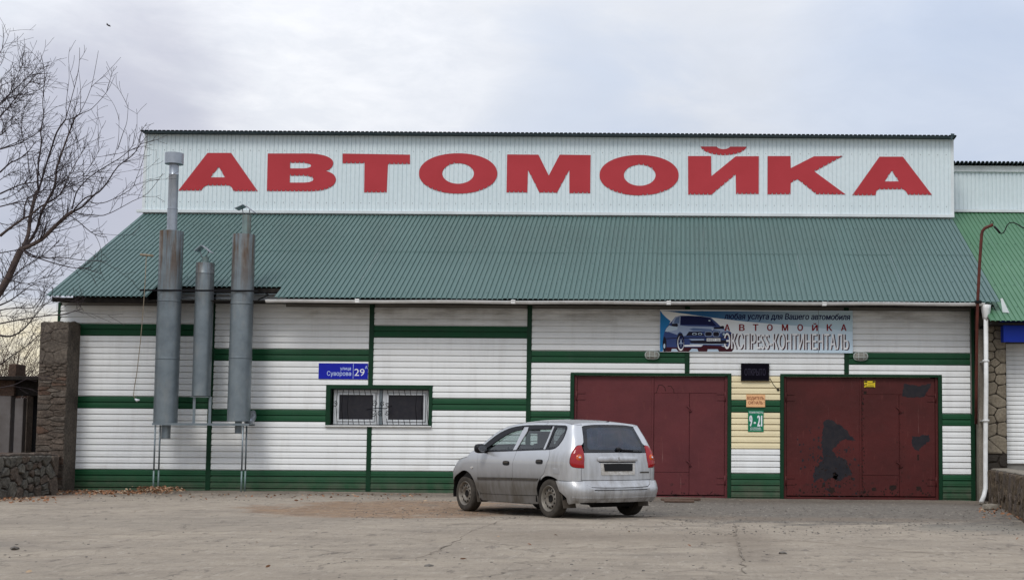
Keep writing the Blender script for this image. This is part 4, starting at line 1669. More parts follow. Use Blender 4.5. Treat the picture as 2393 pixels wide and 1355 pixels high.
# ---- bulkhead wall lamps
def wall_lamp(px, py, label):
    c = at(px, py, YW - .04)
    root = empty('wall_lamp', label, 'lamp', c, group='oval bulkhead lamps on the facade')
    mb = MB()
    ring = ellp(0, 0, .17, .105, 32, 2.6)
    mb.poly([(x, -.04, z) for x, z in ring], (0, -1, 0), .05)
    bevel(mb.build('lamp_body', 'lamp_cage', root), .012, 2)
    mb = MB()
    n = 32
    vs, fs = [], []
    for lv, (s, d) in enumerate(((.88, .041), (.82, .075), (.6, .098), (.3, .106))):
        for x, z in ring:
            vs.append((x * s, -d, z * s))
    for lv in range(3):
        for i in range(n):
            fs.append((lv * n + i, lv * n + (i + 1) % n, (lv + 1) * n + (i + 1) % n, (lv + 1) * n + i))
    fs.append(tuple(3 * n + i for i in range(n)))
    mb.add(vs, fs, 0, True)
    mb.build('lamp_glass', 'lamp_glass', root)
    mb = MB()
    for x in (-.055, .065):
        mb.tube([(x, -.05, -.095), (x, -.10, -.06), (x, -.118, 0), (x, -.10, .06), (x, -.05, .095)], .008, 6)
    mb.tube([(-.16, -.05, -.03), (-.09, -.105, -.03), (0, -.12, -.03), (.09, -.105, -.03), (.16, -.05, -.03)], .008, 6)
    mb.build('lamp_cage', 'lamp_cage', root)


wall_lamp(1524, 829.5, 'oval caged lamp below the left end of the banner')
wall_lamp(2011, 832.5, 'oval caged lamp below the right end of the banner')

# ------------------------------------------------------------------ flues
FY = 31.02


def hat(mb, cx, cz, w, s, Y):
    """bent plate on struts"""
    a, m_, b_ = s
    for (p, q) in ((a, m_), (m_, b_)):
        P, Q = at(*p, Y), at(*q, Y)
        d = (Q - P)
        n = Vector((-d.z, 0, d.x)).normalized() * .012
        vs = []
        for yy in (-w, w):
            for r in (P, Q, Q + n, P + n):
                vs.append(Vector((r.x, yy, r.z)) - Vector((cx, 0, cz)))
        mb.add(vs, [(0, 1, 2, 3), (7, 6, 5, 4), (0, 4, 5, 1), (1, 5, 6, 2), (2, 6, 7, 3), (3, 7, 4, 0)])


def flue(name, label, px_top, px_bot, r, seams, Y=FY, bands=()):
    T, B = at(*px_top, Y), at(*px_bot, Y)
    c = Vector(((T.x + B.x) / 2, Y, B.z))
    root = empty(name, label, 'flue', c, group='metal flues standing before the facade')
    h = T.z - B.z
    prof = [(0, 0), (r, 0)]
    for z in sorted(seams):
        zz = at(px_bot[0], z, Y).z - B.z
        prof += [(r, zz - .012), (r * .965, zz - .006), (r * .965, zz + .002), (r * 1.012, zz + .006), (r * 1.012, zz + .03), (r, zz + .035)]
    prof = prof[:2] + sorted(prof[2:], key=lambda q: q[1]) + [(r, h), (r * .9, h), (r * .5, h - .02), (0, h - .02)]
    mb = MB()
    mb.lathe(prof, 'z', 32)
    o = mb.build('outer_pipe', 'galvanised', root)
    smooth_by_angle(o, 30)
    return root, c


rt, c = flue('flue', 'tall left flue with a round cap rising in front of the parapet', (398, 541), (390, 988), .262, (840, 706))
f1 = c
top = at(399, 541, FY)


def sub(root, c, name, m, f):
    mb = MB()
    f(mb)
    mb.v = [tuple(Vector(v) - c) for v in mb.v]
    o = mb.build(name, m, root)
    smooth_by_angle(o, 35)
    return o


zt, zn = at(400, 385, FY).z, top.z
sub(rt, c, 'inner_pipe', 'galvanised_light', lambda mb: mb.lathe([(.112, zn - .1), (.112, zn + .5), (.117, zn + .505), (.117, zn + .52), (.108, zn + .525), (.108, zn + 1.3), (.113, zn + 1.31), (.104, zn + 1.33), (.104, zt + .05)], 'z', 24, (c.x, FY, 0)))
zc0, zc1 = at(400, 384, FY).z, at(400, 359, FY).z
sub(rt, c, 'cap', 'galvanised_light', lambda mb: mb.lathe([(.10, zc0 - .02), (.19, zc0), (.205, zc0), (.205, zc1), (.19, zc1), (.185, zc1 - .05), (0, zc1 - .05)], 'z', 28, (c.x, FY, 0)))
zr = at(399, 560, FY).z
sub(rt, c, 'spigot', 'galvanised', lambda mb: mb.lathe([(.10, at(390, 1024, FY).z), (.10, at(390, 985, FY).z)], 'z', 18, (c.x + .02, FY, 0)))

rt, c = flue('flue', 'short middle flue with a crooked bent plate cowl', (478, 615), (472, 925), .205, (641,), Y=31.10)
zn = at(478, 615, 31.1).z
sub(rt, c, 'neck', 'galvanised_green', lambda mb: mb.lathe([(.075, zn - .05), (.07, zn + .08), (.085, zn + .14)], 'z', 16, (c.x, 31.1, 0)))


def h2(mb):
    hat(mb, 0, 0, .0, ((459, 588), (474, 574), (495, 591)), 31.1)


mbh = MB()
hat(mbh, c.x, c.z, .13, ((459, 588), (474, 575), (496, 592)), 31.1)
for x, s_ in ((466, -1), (489, 1)):
    a, b_ = at(x, 583, 31.1), at(477 + s_ * 5, 602, 31.1)
    mbh.tube([a - c, b_ - c], .010, 5)
mbh.build('cowl', 'galvanised_light', rt)

rt, c = flue('flue', 'right flue with rust streaks and a dark bent cowl', (570, 549), (558, 984), .252, (838, 712), Y=FY)
zn = at(571, 549, FY).z
sub(rt, c, 'neck', 'galvanised_green', lambda mb: mb.lathe([(.098, zn - .05), (.098, at(574, 503, FY).z)], 'z', 20, (c.x + .05, FY, 0)))
mbh = MB()
hat(mbh, c.x, c.z, .16, ((553, 490), (573, 481), (596, 498)), FY)
mbh.tube([at(566, 486, FY) - c, at(569, 505, FY) - c], .010, 5)
mbh.tube([at(584, 489, FY) - c, at(581, 505, FY) - c], .010, 5)
mbh.build('cowl', 'galvanised_light', rt)
sub(rt, c, 'spigot', 'galvanised', lambda mb: mb.lathe([(.075, at(555, 1012, FY).z), (.075, at(555, 980, FY).z)], 'z', 18, (c.x, FY, 0)))
mbh = MB()
ep = [at(575, 985, 31.2), at(586, 983, 31.3), at(592, 974, 31.4), at(591, 964, 31.55)]
mbh.tube([p - c for p in ep], [.07, .075, .07, .07], 14)
mbh.build('flexible_elbow', 'galvanised_light', rt)

frame = empty('steel_stand', 'thin grey welded steel frame carrying the three flues', 'frame', (at(470, 1140, FY).x, FY, .1))
fc = Vector(frame.location)


def fr(name, m, pts, r=None, box=None):
    mb = MB()
    if box:
        mb.box(*box)
        mb.v = [tuple(Vector(v) - fc) for v in mb.v]
    else:
        mb.tube([Vector(p) - fc for p in pts], r, 8)
    return mb.build(name, m, frame)


zb = at(490, 991, FY).z
xa, xb = at(366, 991, FY).x, at(590, 991, FY).x
fr('cross_beam', 'galvanised', None, box=(xa, xb, FY - .27, FY - .225, zb - .028, zb + .022))
fr('cross_beam', 'galvanised', None, box=(xa, xb, FY + .15, FY + .19, zb - .025, zb + .02))
fr('shelf_plate', 'galvanised', None, box=(xa + .01, xb - .01, FY - .22, FY + .145, zb - .002, zb + .012))
for (a, b_, Y) in (((363, 995), (360.5, 1142), FY - .24), ((374.5, 995), (372, 1136), FY + .12), ((568, 995), (562, 1152), FY - .24), ((576.5, 995), (572, 1150), FY + .12)):
    A = at(*a, Y)
    g_ = float(gz(A.x, Y))
    fr('leg', 'galvanised', [(A.x, Y, zb - .03), (A.x, Y, .58)], .019)
    fr('leg_foot', 'galvanised_green', [(A.x, Y, .58), (A.x, Y, g_ - .03)], .021)
z2 = at(472, 927, 31.1).z
for (a, b_) in (((456, 928), (456, 988)), ((493, 928), (483, 988))):
    A, B = at(*a, 31.05), at(*b_, 31.05)
    fr('stand_leg', 'galvanised', None, box=(A.x - .03, A.x + .03, 31.0, 31.012, zb + .012, z2))
fr('stand_plate', 'galvanised', None, box=(at(452, 926, 31.1).x, at(494, 926, 31.1).x, 30.92, 31.25, z2 - .012, z2 + .0))
zbr = at(480, 681, FY - .1).z
x0_, x1_ = at(338, 681, FY).x, at(612, 681, FY).x
fr('brace_bar', 'black_metal', None, box=(x0_, x1_, FY - .285, FY - .272, zbr - .02, zbr + .02))
fr('brace_end', 'black_metal', [at(612, 681, FY - .28), at(628, 689, FY - .1), at(604, 700, YW - .04)], .013)
fr('brace_end', 'black_metal', [at(338, 681, FY - .28), at(334, 684, FY)], .013)
fr('brace_bar', 'galvanised', None, box=(at(420, 697, 31.4).x, at(560, 697, 31.4).x, 31.3, 31.312, at(500, 697, 31.4).z - .012, at(500, 697, 31.4).z + .008))

# ---- long T pole leaning
pole = empty('leaning_pole', 'long thin pale pole with a T shaped head leaning left of the flues', 'pole', at(316, 930, 30.75))
pc = Vector(pole.location)
mb = MB()
pts = [(342, 598), (339, 660), (335, 720), (328, 800), (320, 870), (314, 905), (312, 924), (316, 932)]
mb.tube([at(x, y, 30.66 + .0003 * (y - 598)) - pc for x, y in pts], .009, 7)
mb.build('shaft', 'pole_beige', pole)
mb = MB()
mb.tube([at(328, 595, 30.66) - pc, at(358, 598, 30.66) - pc], .028, 7)
mb.build('crossbar', 'pole_beige', pole)
mb = MB()
mb.tube([at(316, 932, 30.76) - pc, at(320, 935, 30.74) - pc, at(326, 934, 30.73) - pc], [.02, .035, .012], 6)
mb.build('rag', 'sign_white', pole)

# ---- rusty cable mast on the right
mast = empty('cable_mast', 'rusty bent steel pipe rising past the eave with a black cable at its top', 'mast', at(2281, 985, 31.2))
mc = Vector(mast.location)
MY = 31.3
mb = MB()
P_ = [((2281, 990), MY + .05), ((2281.5, 900), MY - .1), ((2283, 760), MY - .5), ((2285, 700), MY - .66), ((2289, 620), MY - .7), ((2294, 548), MY - .72), ((2296, 540), MY - .72), ((2302, 533), MY - .75), ((2321, 525), MY - .8)]
mb.tube([at(*p, y) - mc for p, y in P_], .036, 10)
mb.build('pipe', 'rust_pipe', mast)
mb = MB()
q = at(2318, 520, MY - .78)
mb.tube([Vector((q.x + .03 * math.cos(a), q.y, q.z + .035 * math.sin(a))) - mc for a in np.linspace(0, 2 * math.pi, 14)], .008, 5)
mb.build('insulator_ring', 'black_metal', mast)
mb = MB()
yq = MY - .8
mb.tube([at(2323, 529, yq) - mc, at(2330, 536, yq) - mc, at(2337, 545, yq) - mc], .026, 8)
mb.build('cable_sleeve', 'rubber_black', mast)
cab = MB()
cpts = [(2335, 543), (2340, 546), (2345, 544), (2349, 537), (2353, 527), (2359, 521), (2368, 520), (2377, 524), (2388, 531), (2400, 536), (2440, 548), (2500, 560)]
o0 = at(2335, 543, yq)
cab.tube([at(x, y, yq - .0 * i) - o0 for i, (x, y) in enumerate(cpts)], .014, 6)
o = cab.build('overhead_cable', 'rubber_black', None, o0)
tag(o, 'black wavy cable running off to the right from the rusty mast', 'cable')
part_box('pipe_collar', at(2278, 700, 30.7).x, at(2292, 700, 30.7).x, 30.60, 30.78, 4.44, 4.50, 'black_metal')

# ------------------------------------------------------------------ right neighbour
nb_ = empty('neighbour_building', 'right hand building with bright green ribbed roof and blue fascia', 'building', (9.5, YW, 0))
NO = Vector(nb_.location)
S2L = math.hypot(7.2, 7.2 * .515)
RS = ribbed_mesh('roof_sheet', 10, S2L, 'roof_paint_green', depth=.018)
for i in range(7):
    o = new_obj('roof_sheet', RS, None, nb_, Vector((6.86 + 1.15 * i, 30.4, 4.04 + .002 * (i % 2))) - NO)
    o.rotation_euler = (math.atan(.515), 0, 0)
PS2 = ribbed_mesh('parapet_sheet', 10, 1.2, 'white_sheet', depth=.02, notch=.045)
CAP2 = ribbed_mesh('cap_sheet', 10, .9, 'cap_dark', depth=.05, notch=.052)
for i in range(7):
    o = new_obj('parapet_sheet', PS2, None, nb_, Vector((7.27 + 1.15 * i, 37.5, 7.72)) - NO)
    o.rotation_euler = (math.pi / 2, 0, 0)
    o = new_obj('cap_sheet', CAP2, None, nb_, Vector((7.27 + 1.15 * i, 37.25, 9.06)) - NO)
    o.rotation_euler = (math.radians(-3), 0, 0)
part_box('parapet_trim', 7.27, 15.3, 37.44, 37.52, 8.80, 8.97, 'white_flashing', nb_, NO)
part_box('parapet_core', 7.27, 15.3, 37.54, 37.9, 7.4, 8.98, 'white_flashing', nb_, NO)
part_box('base_flashing', 7.25, 15.3, 37.36, 37.47, 7.66, 7.73, 'white_flashing', nb_, NO)
mb = MB()
for s in (.8, 2.2, 3.6, 5.2):
    for i in range(18):
        x = 6.95 + .23 * i
        p = Vector((x, 30.4 + s * math.cos(.4757), 4.045 + s * math.sin(.4757) + .01)) - NO
        mb.lathe([(.013, -.006), (.013, .004), (.0, .008)], 'z', 6, p)
tag(mb.build('roof_screw', 'cap_dark', nb_), kind='stuff')
wx0_ = at(2352, 1000, 31.6).x
BMN = BM['white']
for k in range(0, 30):
    o = bpy.data.objects.new('siding_board', BMN)
    o.location = Vector((wx0_, 31.6, .84 + .103 * k)) - NO
    o.scale = (3.6, 1, .103 / .14)
    o.parent = nb_
    COL.objects.link(o)
part_box('wall', wx0_, 15, 31.62, 31.9, -.2, 4.1, 'wall_core', nb_, NO, 0)
part_box('side_wall', 6.72, wx0_ + .2, 31.93, 32.1, -.2, 4.5, 'concrete', nb_, NO, 0)
part_box('soffit', 6.9, 15, 30.5, 31.6, 3.97, 4.0, 'dark_wood', nb_, NO, 0)
x0_ = at(2345, 770, 30.9).x
z0_, z1_ = at(2360, 799, 30.9).z, at(2360, 748, 30.9).z
part_box('fascia_panel', x0_, x0_ + 3, 30.9, 30.95, z0_, z1_ + .02, 'awning_blue', nb_, NO)
part_box('fascia_return', x0_ + .003, x0_ + .04, 30.955, 31.55, z0_ + .01, z1_, 'awning_blue', nb_, NO)
part_box('fascia_underside', x0_ + .05, x0_ + 3, 30.96, 31.55, z0_ + .01, z0_ + .03, 'dark_wood', nb_, NO)

# right stone pillar
pil = empty('stone_pillar', 'tall pillar of pale irregular stones with dark joints right of the white downpipe', 'pillar', (7.0, 31.2, 0))
PO = Vector(pil.location)
a, b_ = at(2306, 1000, 31.15), at(2352, 1000, 31.15)
zt, zbm = at(2330, 758, 31.15).z, .45
mb = MB()
mb.box(a.x - .02 - PO.x, b_.x + .02 - PO.x, 0, .45, -.3, zt)
mb.build('core', 'pillar_mortar', pil)
stones(pil, voronoi(a.x - .02, b_.x + .02, at(2330, 1060, 31.15).z, zt, 24, 1, 1, 8), lambda x, z, o_: Vector((x, 31.2 - o_, z)) - PO, ['pillar_stone'], .007, .03, .008, 4)
stones(pil, voronoi(a.x - .02, b_.x + .02, .0, at(2330, 1062, 31.15).z, 8, 1, 1, 5), lambda x, z, o_: Vector((x, 31.2 - o_, z)) - PO, ['dark_mortar'], .014, .03, .01, 4)
# concrete post between siding and pillar
a, b_ = at(2284, 1000, 31.5), at(2300, 1000, 31.5)
o = part_box('concrete_post', a.x, b_.x, 31.35, 31.62, -.1, at(2292, 770, 31.5).z, 'concrete', None, Vector((0, 0, 0)), .01)
tag(o, 'narrow rough concrete post between the siding and the white downpipe', 'post')

# low dark wall on the right, running towards the viewer
rw = empty('low_stone_wall', 'low dark brown stone wall at the right edge running towards the viewer', 'wall', (6.2, 27, 0))
RO = Vector(rw.location)
A, B = Vector((6.80, 30.3, 0)), Vector((4.95, 19.2, 0))
dv = (B - A)
LN = dv.length
dv.normalize()
nv = Vector((dv.y, -dv.x, 0))
if nv.x > 0:
    nv = -nv


def rwp(u, z, out_):
    p = A + dv * u + nv * out_
    return Vector((p.x, p.y, z)) - RO


mb = MB()
vs = [rwp(0, -.2, 0), rwp(LN, -.2, 0), rwp(LN, -.2, -.4), rwp(0, -.2, -.4), rwp(0, .735, 0), rwp(LN, .82, 0), rwp(LN, .82, -.4), rwp(0, .735, -.4)]
mb.add(vs, [(0, 3, 2, 1), (4, 5, 6, 7), (0, 1, 5, 4), (1, 2, 6, 5), (2, 3, 7, 6), (3, 0, 4, 7)])
mb.build('core', 'dark_mortar', rw)
stones(rw, voronoi(0, LN, -.1, .74, 190, 1, .55, 21), lambda u, z, o_: rwp(u, z * (1 + .115 * u / LN), o_), ['brown_stone', 'brown_stone', 'rubble_stone'], .012, .05, .02, 9)
stones(rw, voronoi(0, LN, 0, .42, 40, 1, 1, 22), lambda u, w, o_: rwp(u, .735 + .085 * u / LN + o_ * .7, -w), ['concrete'], .01, .035, .008, 10, 'cap_stone')

# ------------------------------------------------------------------ left pillar, wall, ruins
lp = empty('rubble_pillar', 'dark rubble and plaster pillar at the left corner of the facade', 'pillar', (-14.1, 31.0, 0))
LO = Vector(lp.location)
LY = 31.0
a, b_ = at(88, 900, LY), at(154, 900, LY)
zt = at(130, 752, LY).z
mb = MB()
mb.box(a.x - LO.x, b_.x - LO.x, LY + .03 - LO.y, 31.64 - LO.y, -.3, zt - .02)
mb.build('core', 'old_plaster', lp)
xs_ = b_.x
zm = at(120, 850, LY).z
stones(lp, voronoi(a.x, xs_, zm, zt, 8, 1, 1.4, 31), lambda x, z, o_: Vector((x, LY + .03 - o_, z)) - LO, ['old_plaster'], .003, .022, .012, 12)
stones(lp, voronoi(a.x, xs_, .0, zm, 74, 1, 2.8, 32), lambda x, z, o_: Vector((x, LY + .03 - o_, z)) - LO, ['rubble_stone', 'rubble_stone', 'rubble_stone', 'rubble_brick', 'old_plaster', 'old_plaster'], .006, .026, .02, 13)
# cap rubble
stones(lp, voronoi(a.x - .02, b_.x, 0, .6, 6, 1, 1, 33), lambda x, w, o_: Vector((x, LY + .05 + w, zt - .03 + o_)) - LO, ['old_plaster', 'concrete'], .01, .05, .02, 14, 'cap_stone')

lw = empty('retaining_wall', 'low grey rubble retaining wall at the left edge in front of the ruins', 'wall', (-12.5, 27, 0))
WO = Vector(lw.location)
A2, B2 = at(-80, 1171, 25.4), at(131, 1160, 28.9)
A2.z = B2.z = 0
d2 = (B2 - A2)
L2 = d2.length
d2.normalize()
n2 = Vector((d2.y, -d2.x, 0))
TOPW = at(60, 1064, 27.2).z


def lwp(u, z, out_):
    p = A2 + d2 * u + n2 * out_
    return Vector((p.x, p.y, z)) - WO


mb = MB()
vs = [lwp(0, -.2, 0), lwp(L2, -.2, 0), lwp(L2, -.2, -.5), lwp(0, -.2, -.5), lwp(0, TOPW, 0), lwp(L2, TOPW, 0), lwp(L2, TOPW, -.5), lwp(0, TOPW, -.5)]
mb.add(vs, [(0, 3, 2, 1), (4, 5, 6, 7), (0, 1, 5, 4), (1, 2, 6, 5), (2, 3, 7, 6), (3, 0, 4, 7)])
mb.build('core', 'dark_mortar', lw)
stones(lw, voronoi(0, L2, 0, TOPW, 62, 1, 1.15, 41), lwp, ['grey_stone', 'grey_stone', 'rubble_stone'], .014, .05, .028, 15)
stones(lw, voronoi(0, L2, 0, .5, 16, 1, 1, 42), lambda u, w, o_: lwp(u, TOPW + o_ * .7, -w), ['rubble_stone'], .01, .05, .02, 16, 'cap_stone')
# earth terrace behind it
mb = MB()
mb.add([(-40, 25, TOPW - .05), (A2.x - .2, A2.y + .4, TOPW - .05), (B2.x - .1, B2.y + .3, TOPW - .05), (-14.3, 31.6, TOPW - .03), (-14.6, 60, 1.5), (-60, 60, 1.5)], [(0, 1, 2, 3, 4, 5)])
mk('terrace_soil', (.13, .085, .06), .95, col2=(.085, .06, .045), scale=2, fine=.35, bump=.8, bscale=14)
tag(mb.build('terrace', 'terrace_soil'), kind='structure')

# ruined outbuilding on the terrace
ru = empty('ruined_shed', 'ruined shed of pale concrete slabs with a dark doorway left of the pillar', 'shed', at(40, 1050, 33))
UO = Vector(ru.location)


def rbox(name, px, Y, dep, m, bev=.01):
    x0, x1, z0, z1 = px_rect(*px, Y)
    return part_box(name, x0, x1, Y, Y + dep, z0, z1, m, ru, UO, bev)


rbox('wall_slab', (-60, 925, 26, 1062), 33.0, .25, 'slab_concrete')
rbox('wall_slab', (30, 930, 55, 1062), 33.05, .25, 'slab_concrete')
rbox('door_jamb', (57, 925, 65, 1062), 32.9, .3, 'rubble_stone')
rbox('doorway', (66, 925, 92, 1062), 33.4, .1, 'dark_void', 0)
rbox('lintel', (-60, 884, 34, 924), 33.0, .3, 'rubble_brick')
rbox('lintel', (36, 888, 92, 924), 33.1, .3, 'dark_wood')
rbox('roof_edge', (-60, 879, 92, 887), 32.7, 1.6, 'dark_wood')
rbox('chimney', (19, 850, 38, 880), 33.6, .5, 'rubble_brick')

# ------------------------------------------------------------------ trees
def bez_smooth(pts, sub=4):
    pts = [Vector(p) for p in pts]
    out = []
    n = len(pts)
    for i in range(n - 1):
        p0, p1, p2, p3 = pts[max(i - 1, 0)], pts[i], pts[i + 1], pts[min(i + 2, n - 1)]
        for s in range(sub):
            t = s / sub
            out.append(.5 * ((2 * p1) + (-p0 + p2) * t + (2 * p0 - 5 * p1 + 4 * p2 - p3) * t * t + (-p0 + 3 * p1 - 3 * p2 + p3) * t ** 3))
    out.append(pts[-1])
    return out


def twig(mb, p, d, length, r, rnd, level, up=.35):
    n = max(4, int(length / .10))
    pts, rr = [p.copy()], [r]
    d = d.normalized()
    q = p.copy()
    cv = Vector((rnd.gauss(0, .55), rnd.gauss(0, .4), rnd.gauss(0, .45) + up)) * (length / n)
    for i in range(n):
        d = (d + cv + Vector((rnd.gauss(0, .07), rnd.gauss(0, .07), rnd.gauss(0, .07)))).normalized()
        q = q + d * (length / n)
        pts.append(q.copy())
        rr.append(max(r * (1 - .7 * (i + 1) / n), .0038))
    mb.tube(pts, rr, 3, 0, False)
    if level > 0:
        k = max(2, int(length / .24))
        for _ in range(k):
            i = rnd.randint(1, n - 1)
            side = Vector((rnd.gauss(0, 1), rnd.gauss(0, .7), rnd.gauss(0, 1)))
            dd = (pts[min(i + 1, n)] - pts[i]).normalized()
            side = (side - dd * side.dot(dd)).normalized()
            twig(mb, pts[i], dd * .75 + side * rnd.uniform(.5, 1.0), length * rnd.uniform(.22, .5), rr[i] * .65, rnd, level - 1, up)


def px_tree(root, limbs, seed, mat_l='bark', dens=1.0, tl=(.35, .9), lv=1, trunk=None, ylist=(28.0,)):
    rnd = random.Random(seed)
    c = Vector(root.location)
    tr, cr = MB(), MB()
    for li, (pts, r0, r1, n_tw) in enumerate(limbs):
        Y0 = ylist[li % len(ylist)]
        w = rnd.uniform(-.9, .9) if li else 0
        P3 = []
        for i, (x, y) in enumerate(pts):
            t = i / max(len(pts) - 1, 1)
            P3.append(at(x, y, Y0 + w * t))
        P3 = bez_smooth(P3, 3)
        r0 *= .85
        rr = [r0 + (r1 - r0) * (i / (len(P3) - 1)) ** .8 for i in range(len(P3))]
        (tr if r0 > .03 else cr).tube([p - c for p in P3], rr, 7 if r0 > .03 else 5, 0)
        for _ in range(int(n_tw * dens)):
            i = rnd.randint(2, len(P3) - 2)
            dd = (P3[i + 1] - P3[i]).normalized()
            side = Vector((rnd.gauss(0, 1), rnd.gauss(0, .9), rnd.gauss(.15, 1)))
            side = (side - dd * side.dot(dd)).normalized()
            twig(cr, P3[i] - c, dd * .8 + side * rnd.uniform(.4, 1.0), rnd.uniform(*tl), max(rr[i] * .5, .006) if rr[i] < .02 else .010, rnd, lv)
    if trunk:
        tr.tube([Vector(p) - c for p, _ in trunk], [r for _, r in trunk], 12, 0)
    return tr, cr


C1 = lambda l: [(x / 4.516, 50 + y / 4.516) for x, y in l]
C2 = lambda l: [(x / 4.516, 330 + y / 4.516) for x, y in l]
C3 = lambda l: [(x / 4.516, 560 + y / 4.516) for x, y in l]
C0 = lambda l: [(x / 2.2575, y / 2.2575) for x, y in l]
TY_ = 28.2
base = at(-85, 1100, TY_)
tree = empty('bare_tree', 'leafless tree at the left edge whose limbs reach over the roof corner', 'tree', (base.x, TY_, .8))
low = at(-30, 725, TY_)
limbs = [
    ([(-30, 725), (0, 682), (20, 648), (44, 594), (53, 580)], .095, .065, 16),
    (C2([(240, 1130), (300, 980), (320, 800), (380, 560), (405, 520)]), .050, .034, 14),
    ([(90, 445), (88, 425), (90, 383), (97, 330), (95, 309), (102, 271), (100, 238), (104, 172), (95, 125)], .026, .005, 10),
    ([(90, 445), (97, 423), (108, 385), (121, 345), (133, 309), (153, 280)], .028, .016, 8),
    ([(153, 280), (168, 227), (184, 161), (186, 112)], .012, .004, 2),
    ([(153, 280), (173, 276), (186, 265), (213, 205), (230, 119)], .012, .004, 2),
    (C1([(700, 1010), (700, 850), (730, 600), (720, 475)]), .009, .003, 1),
    (C1([(850, 960), (850, 700), (830, 520)]), .008, .003, 0),
    (C2([(270, 1110), (380, 950), (430, 780), (490, 650), (560, 520), (590, 400), (600, 280), (690, 20)]) + [(164, 305), (175, 276), (185, 268)], .038, .013, 26),
    ([(185, 268), (195, 263), (215, 254), (249, 216), (268, 178)], .012, .004, 2),
    (C2([(240, 1140), (400, 1060), (480, 1000), (580, 900), (700, 790), (770, 740)]), .052, .036, 16),
    (C2([(770, 740), (870, 690), (990, 570), (1050, 530), (1129, 440)]) + [(275, 390), (310, 363), (328, 337), (343, 319)], .030, .005, 14),
    (C2([(770, 740), (800, 700), (900, 600), (990, 570)]), .018, .014, 3),
    (C2([(760, 720), (800, 560), (850, 480), (960, 370), (1129, 260)]) + [(280, 370), (300, 354), (318, 345)], .018, .006, 10),
    (C0([(620, 790), (650, 700), (670, 640), (677, 540)]), .010, .003, 1),
    (C0([(600, 830), (625, 740), (628, 600)]), .008, .003, 1),
    (C0([(700, 770), (712, 700), (722, 655)]), .008, .003, 0),
    (C2([(950, 640), (1000, 655), (1129, 640)]) + [(305, 443), (318, 418), (334, 376)], .014, .004, 6),
    (C2([(780, 750), (870, 770), (1060, 785), (1129, 770)]) + [(270, 492), (310, 470), (345, 452), (381, 405)], .016, .004, 6),
    (C2([(720, 770), (830, 850), (960, 960), (1060, 1005), (1129, 1010)]), .014, .006, 5),
    (C2([(960, 960), (1060, 910), (1129, 840)]), .007, .003, 0),
    (C3([(240, 120), (300, 140), (380, 185), (560, 245), (730, 290), (860, 300), (980, 290)]), .024, .006, 10),
    (C3([(240, 110), (330, 180), (480, 190), (680, 190), (850, 215), (1129, 230)]), .020, .006, 12),
    (C3([(100, 430), (200, 330), (300, 260), (400, 200), (520, 110), (620, 10)]), .018, .006, 12),
    (C3([(60, 400), (200, 450), (330, 460), (450, 400), (600, 380)]), .014, .004, 8),
    (C3([(0, 690), (110, 640), (210, 570), (320, 490), (430, 430)]), .022, .006, 12),
    (C3([(0, 745), (150, 720), (340, 720), (480, 680), (650, 590)]), .016, .004, 10),
    (C3([(0, 885), (180, 850), (420, 810), (640, 790), (750, 765), (870, 730)]), .020, .006, 6),
    (C3([(0, 1010), (100, 1020), (200, 980), (290, 900), (370, 800), (470, 690), (560, 640)]), .028, .006, 8),
    (C3([(0, 1320), (120, 1230), (290, 1110), (420, 990)]), .018, .006, 6),
    ([(0, 906), (35, 898), (60, 886), (85, 878)], .014, .006, 5),
    (C2([(0, 1000), (100, 920), (250, 815), (310, 790), (430, 690), (560, 620), (640, 550), (700, 430), (760, 300), (860, 130), (930, 30)]), .036, .005, 28),
    (C2([(250, 815), (260, 700), (290, 610), (390, 550), (470, 515), (560, 510), (700, 490), (850, 430), (1000, 350)]), .018, .005, 20),
    (C2([(0, 690), (130, 660), (280, 635), (430, 650), (560, 620)]), .018, .006, 12),
    (C2([(0, 555), (120, 500), (250, 450), (380, 430), (500, 385), (590, 340), (690, 240), (860, 20)]), .022, .005, 26),
    (C2([(0, 330), (110, 230), (200, 190), (290, 120), (380, 0)]), .022, .008, 14),
    (C2([(330, 420), (300, 250), (290, 120), (250, 0)]) + [(50, 300), (55, 265), (57, 240)], .014, .004, 8),
    (C2([(0, 1180), (110, 1160), (210, 1140)]), .014, .010, 5),
    (C2([(0, 85), (160, 40), (250, 0)]) + [(95, 305), (110, 288)], .020, .005, 10),
    (C2([(560, 520), (640, 440), (740, 390), (860, 370), (960, 250), (1010, 170), (1055, 60)]), .014, .004, 12),
    (C2([(640, 560), (700, 470), (790, 430), (900, 390)]), .010, .004, 6),
]
tr, cr = px_tree(tree, limbs, 21, lv=1, dens=1.15, tl=(.3, 1.0), ylist=(TY_, TY_ + .2, TY_ - .3, TY_ + .6, TY_ - .1),
                 trunk=[(Vector((base.x, TY_, .5)), .19), (Vector((base.x + .1, TY_, 1.6)), .165), (Vector((base.x + .05, TY_, 2.8)), .14), (at(-70, 800, TY_), .12), (low, .096)])
tr.build('trunk', 'bark', tree)
cr.build('branches', 'twig', tree)

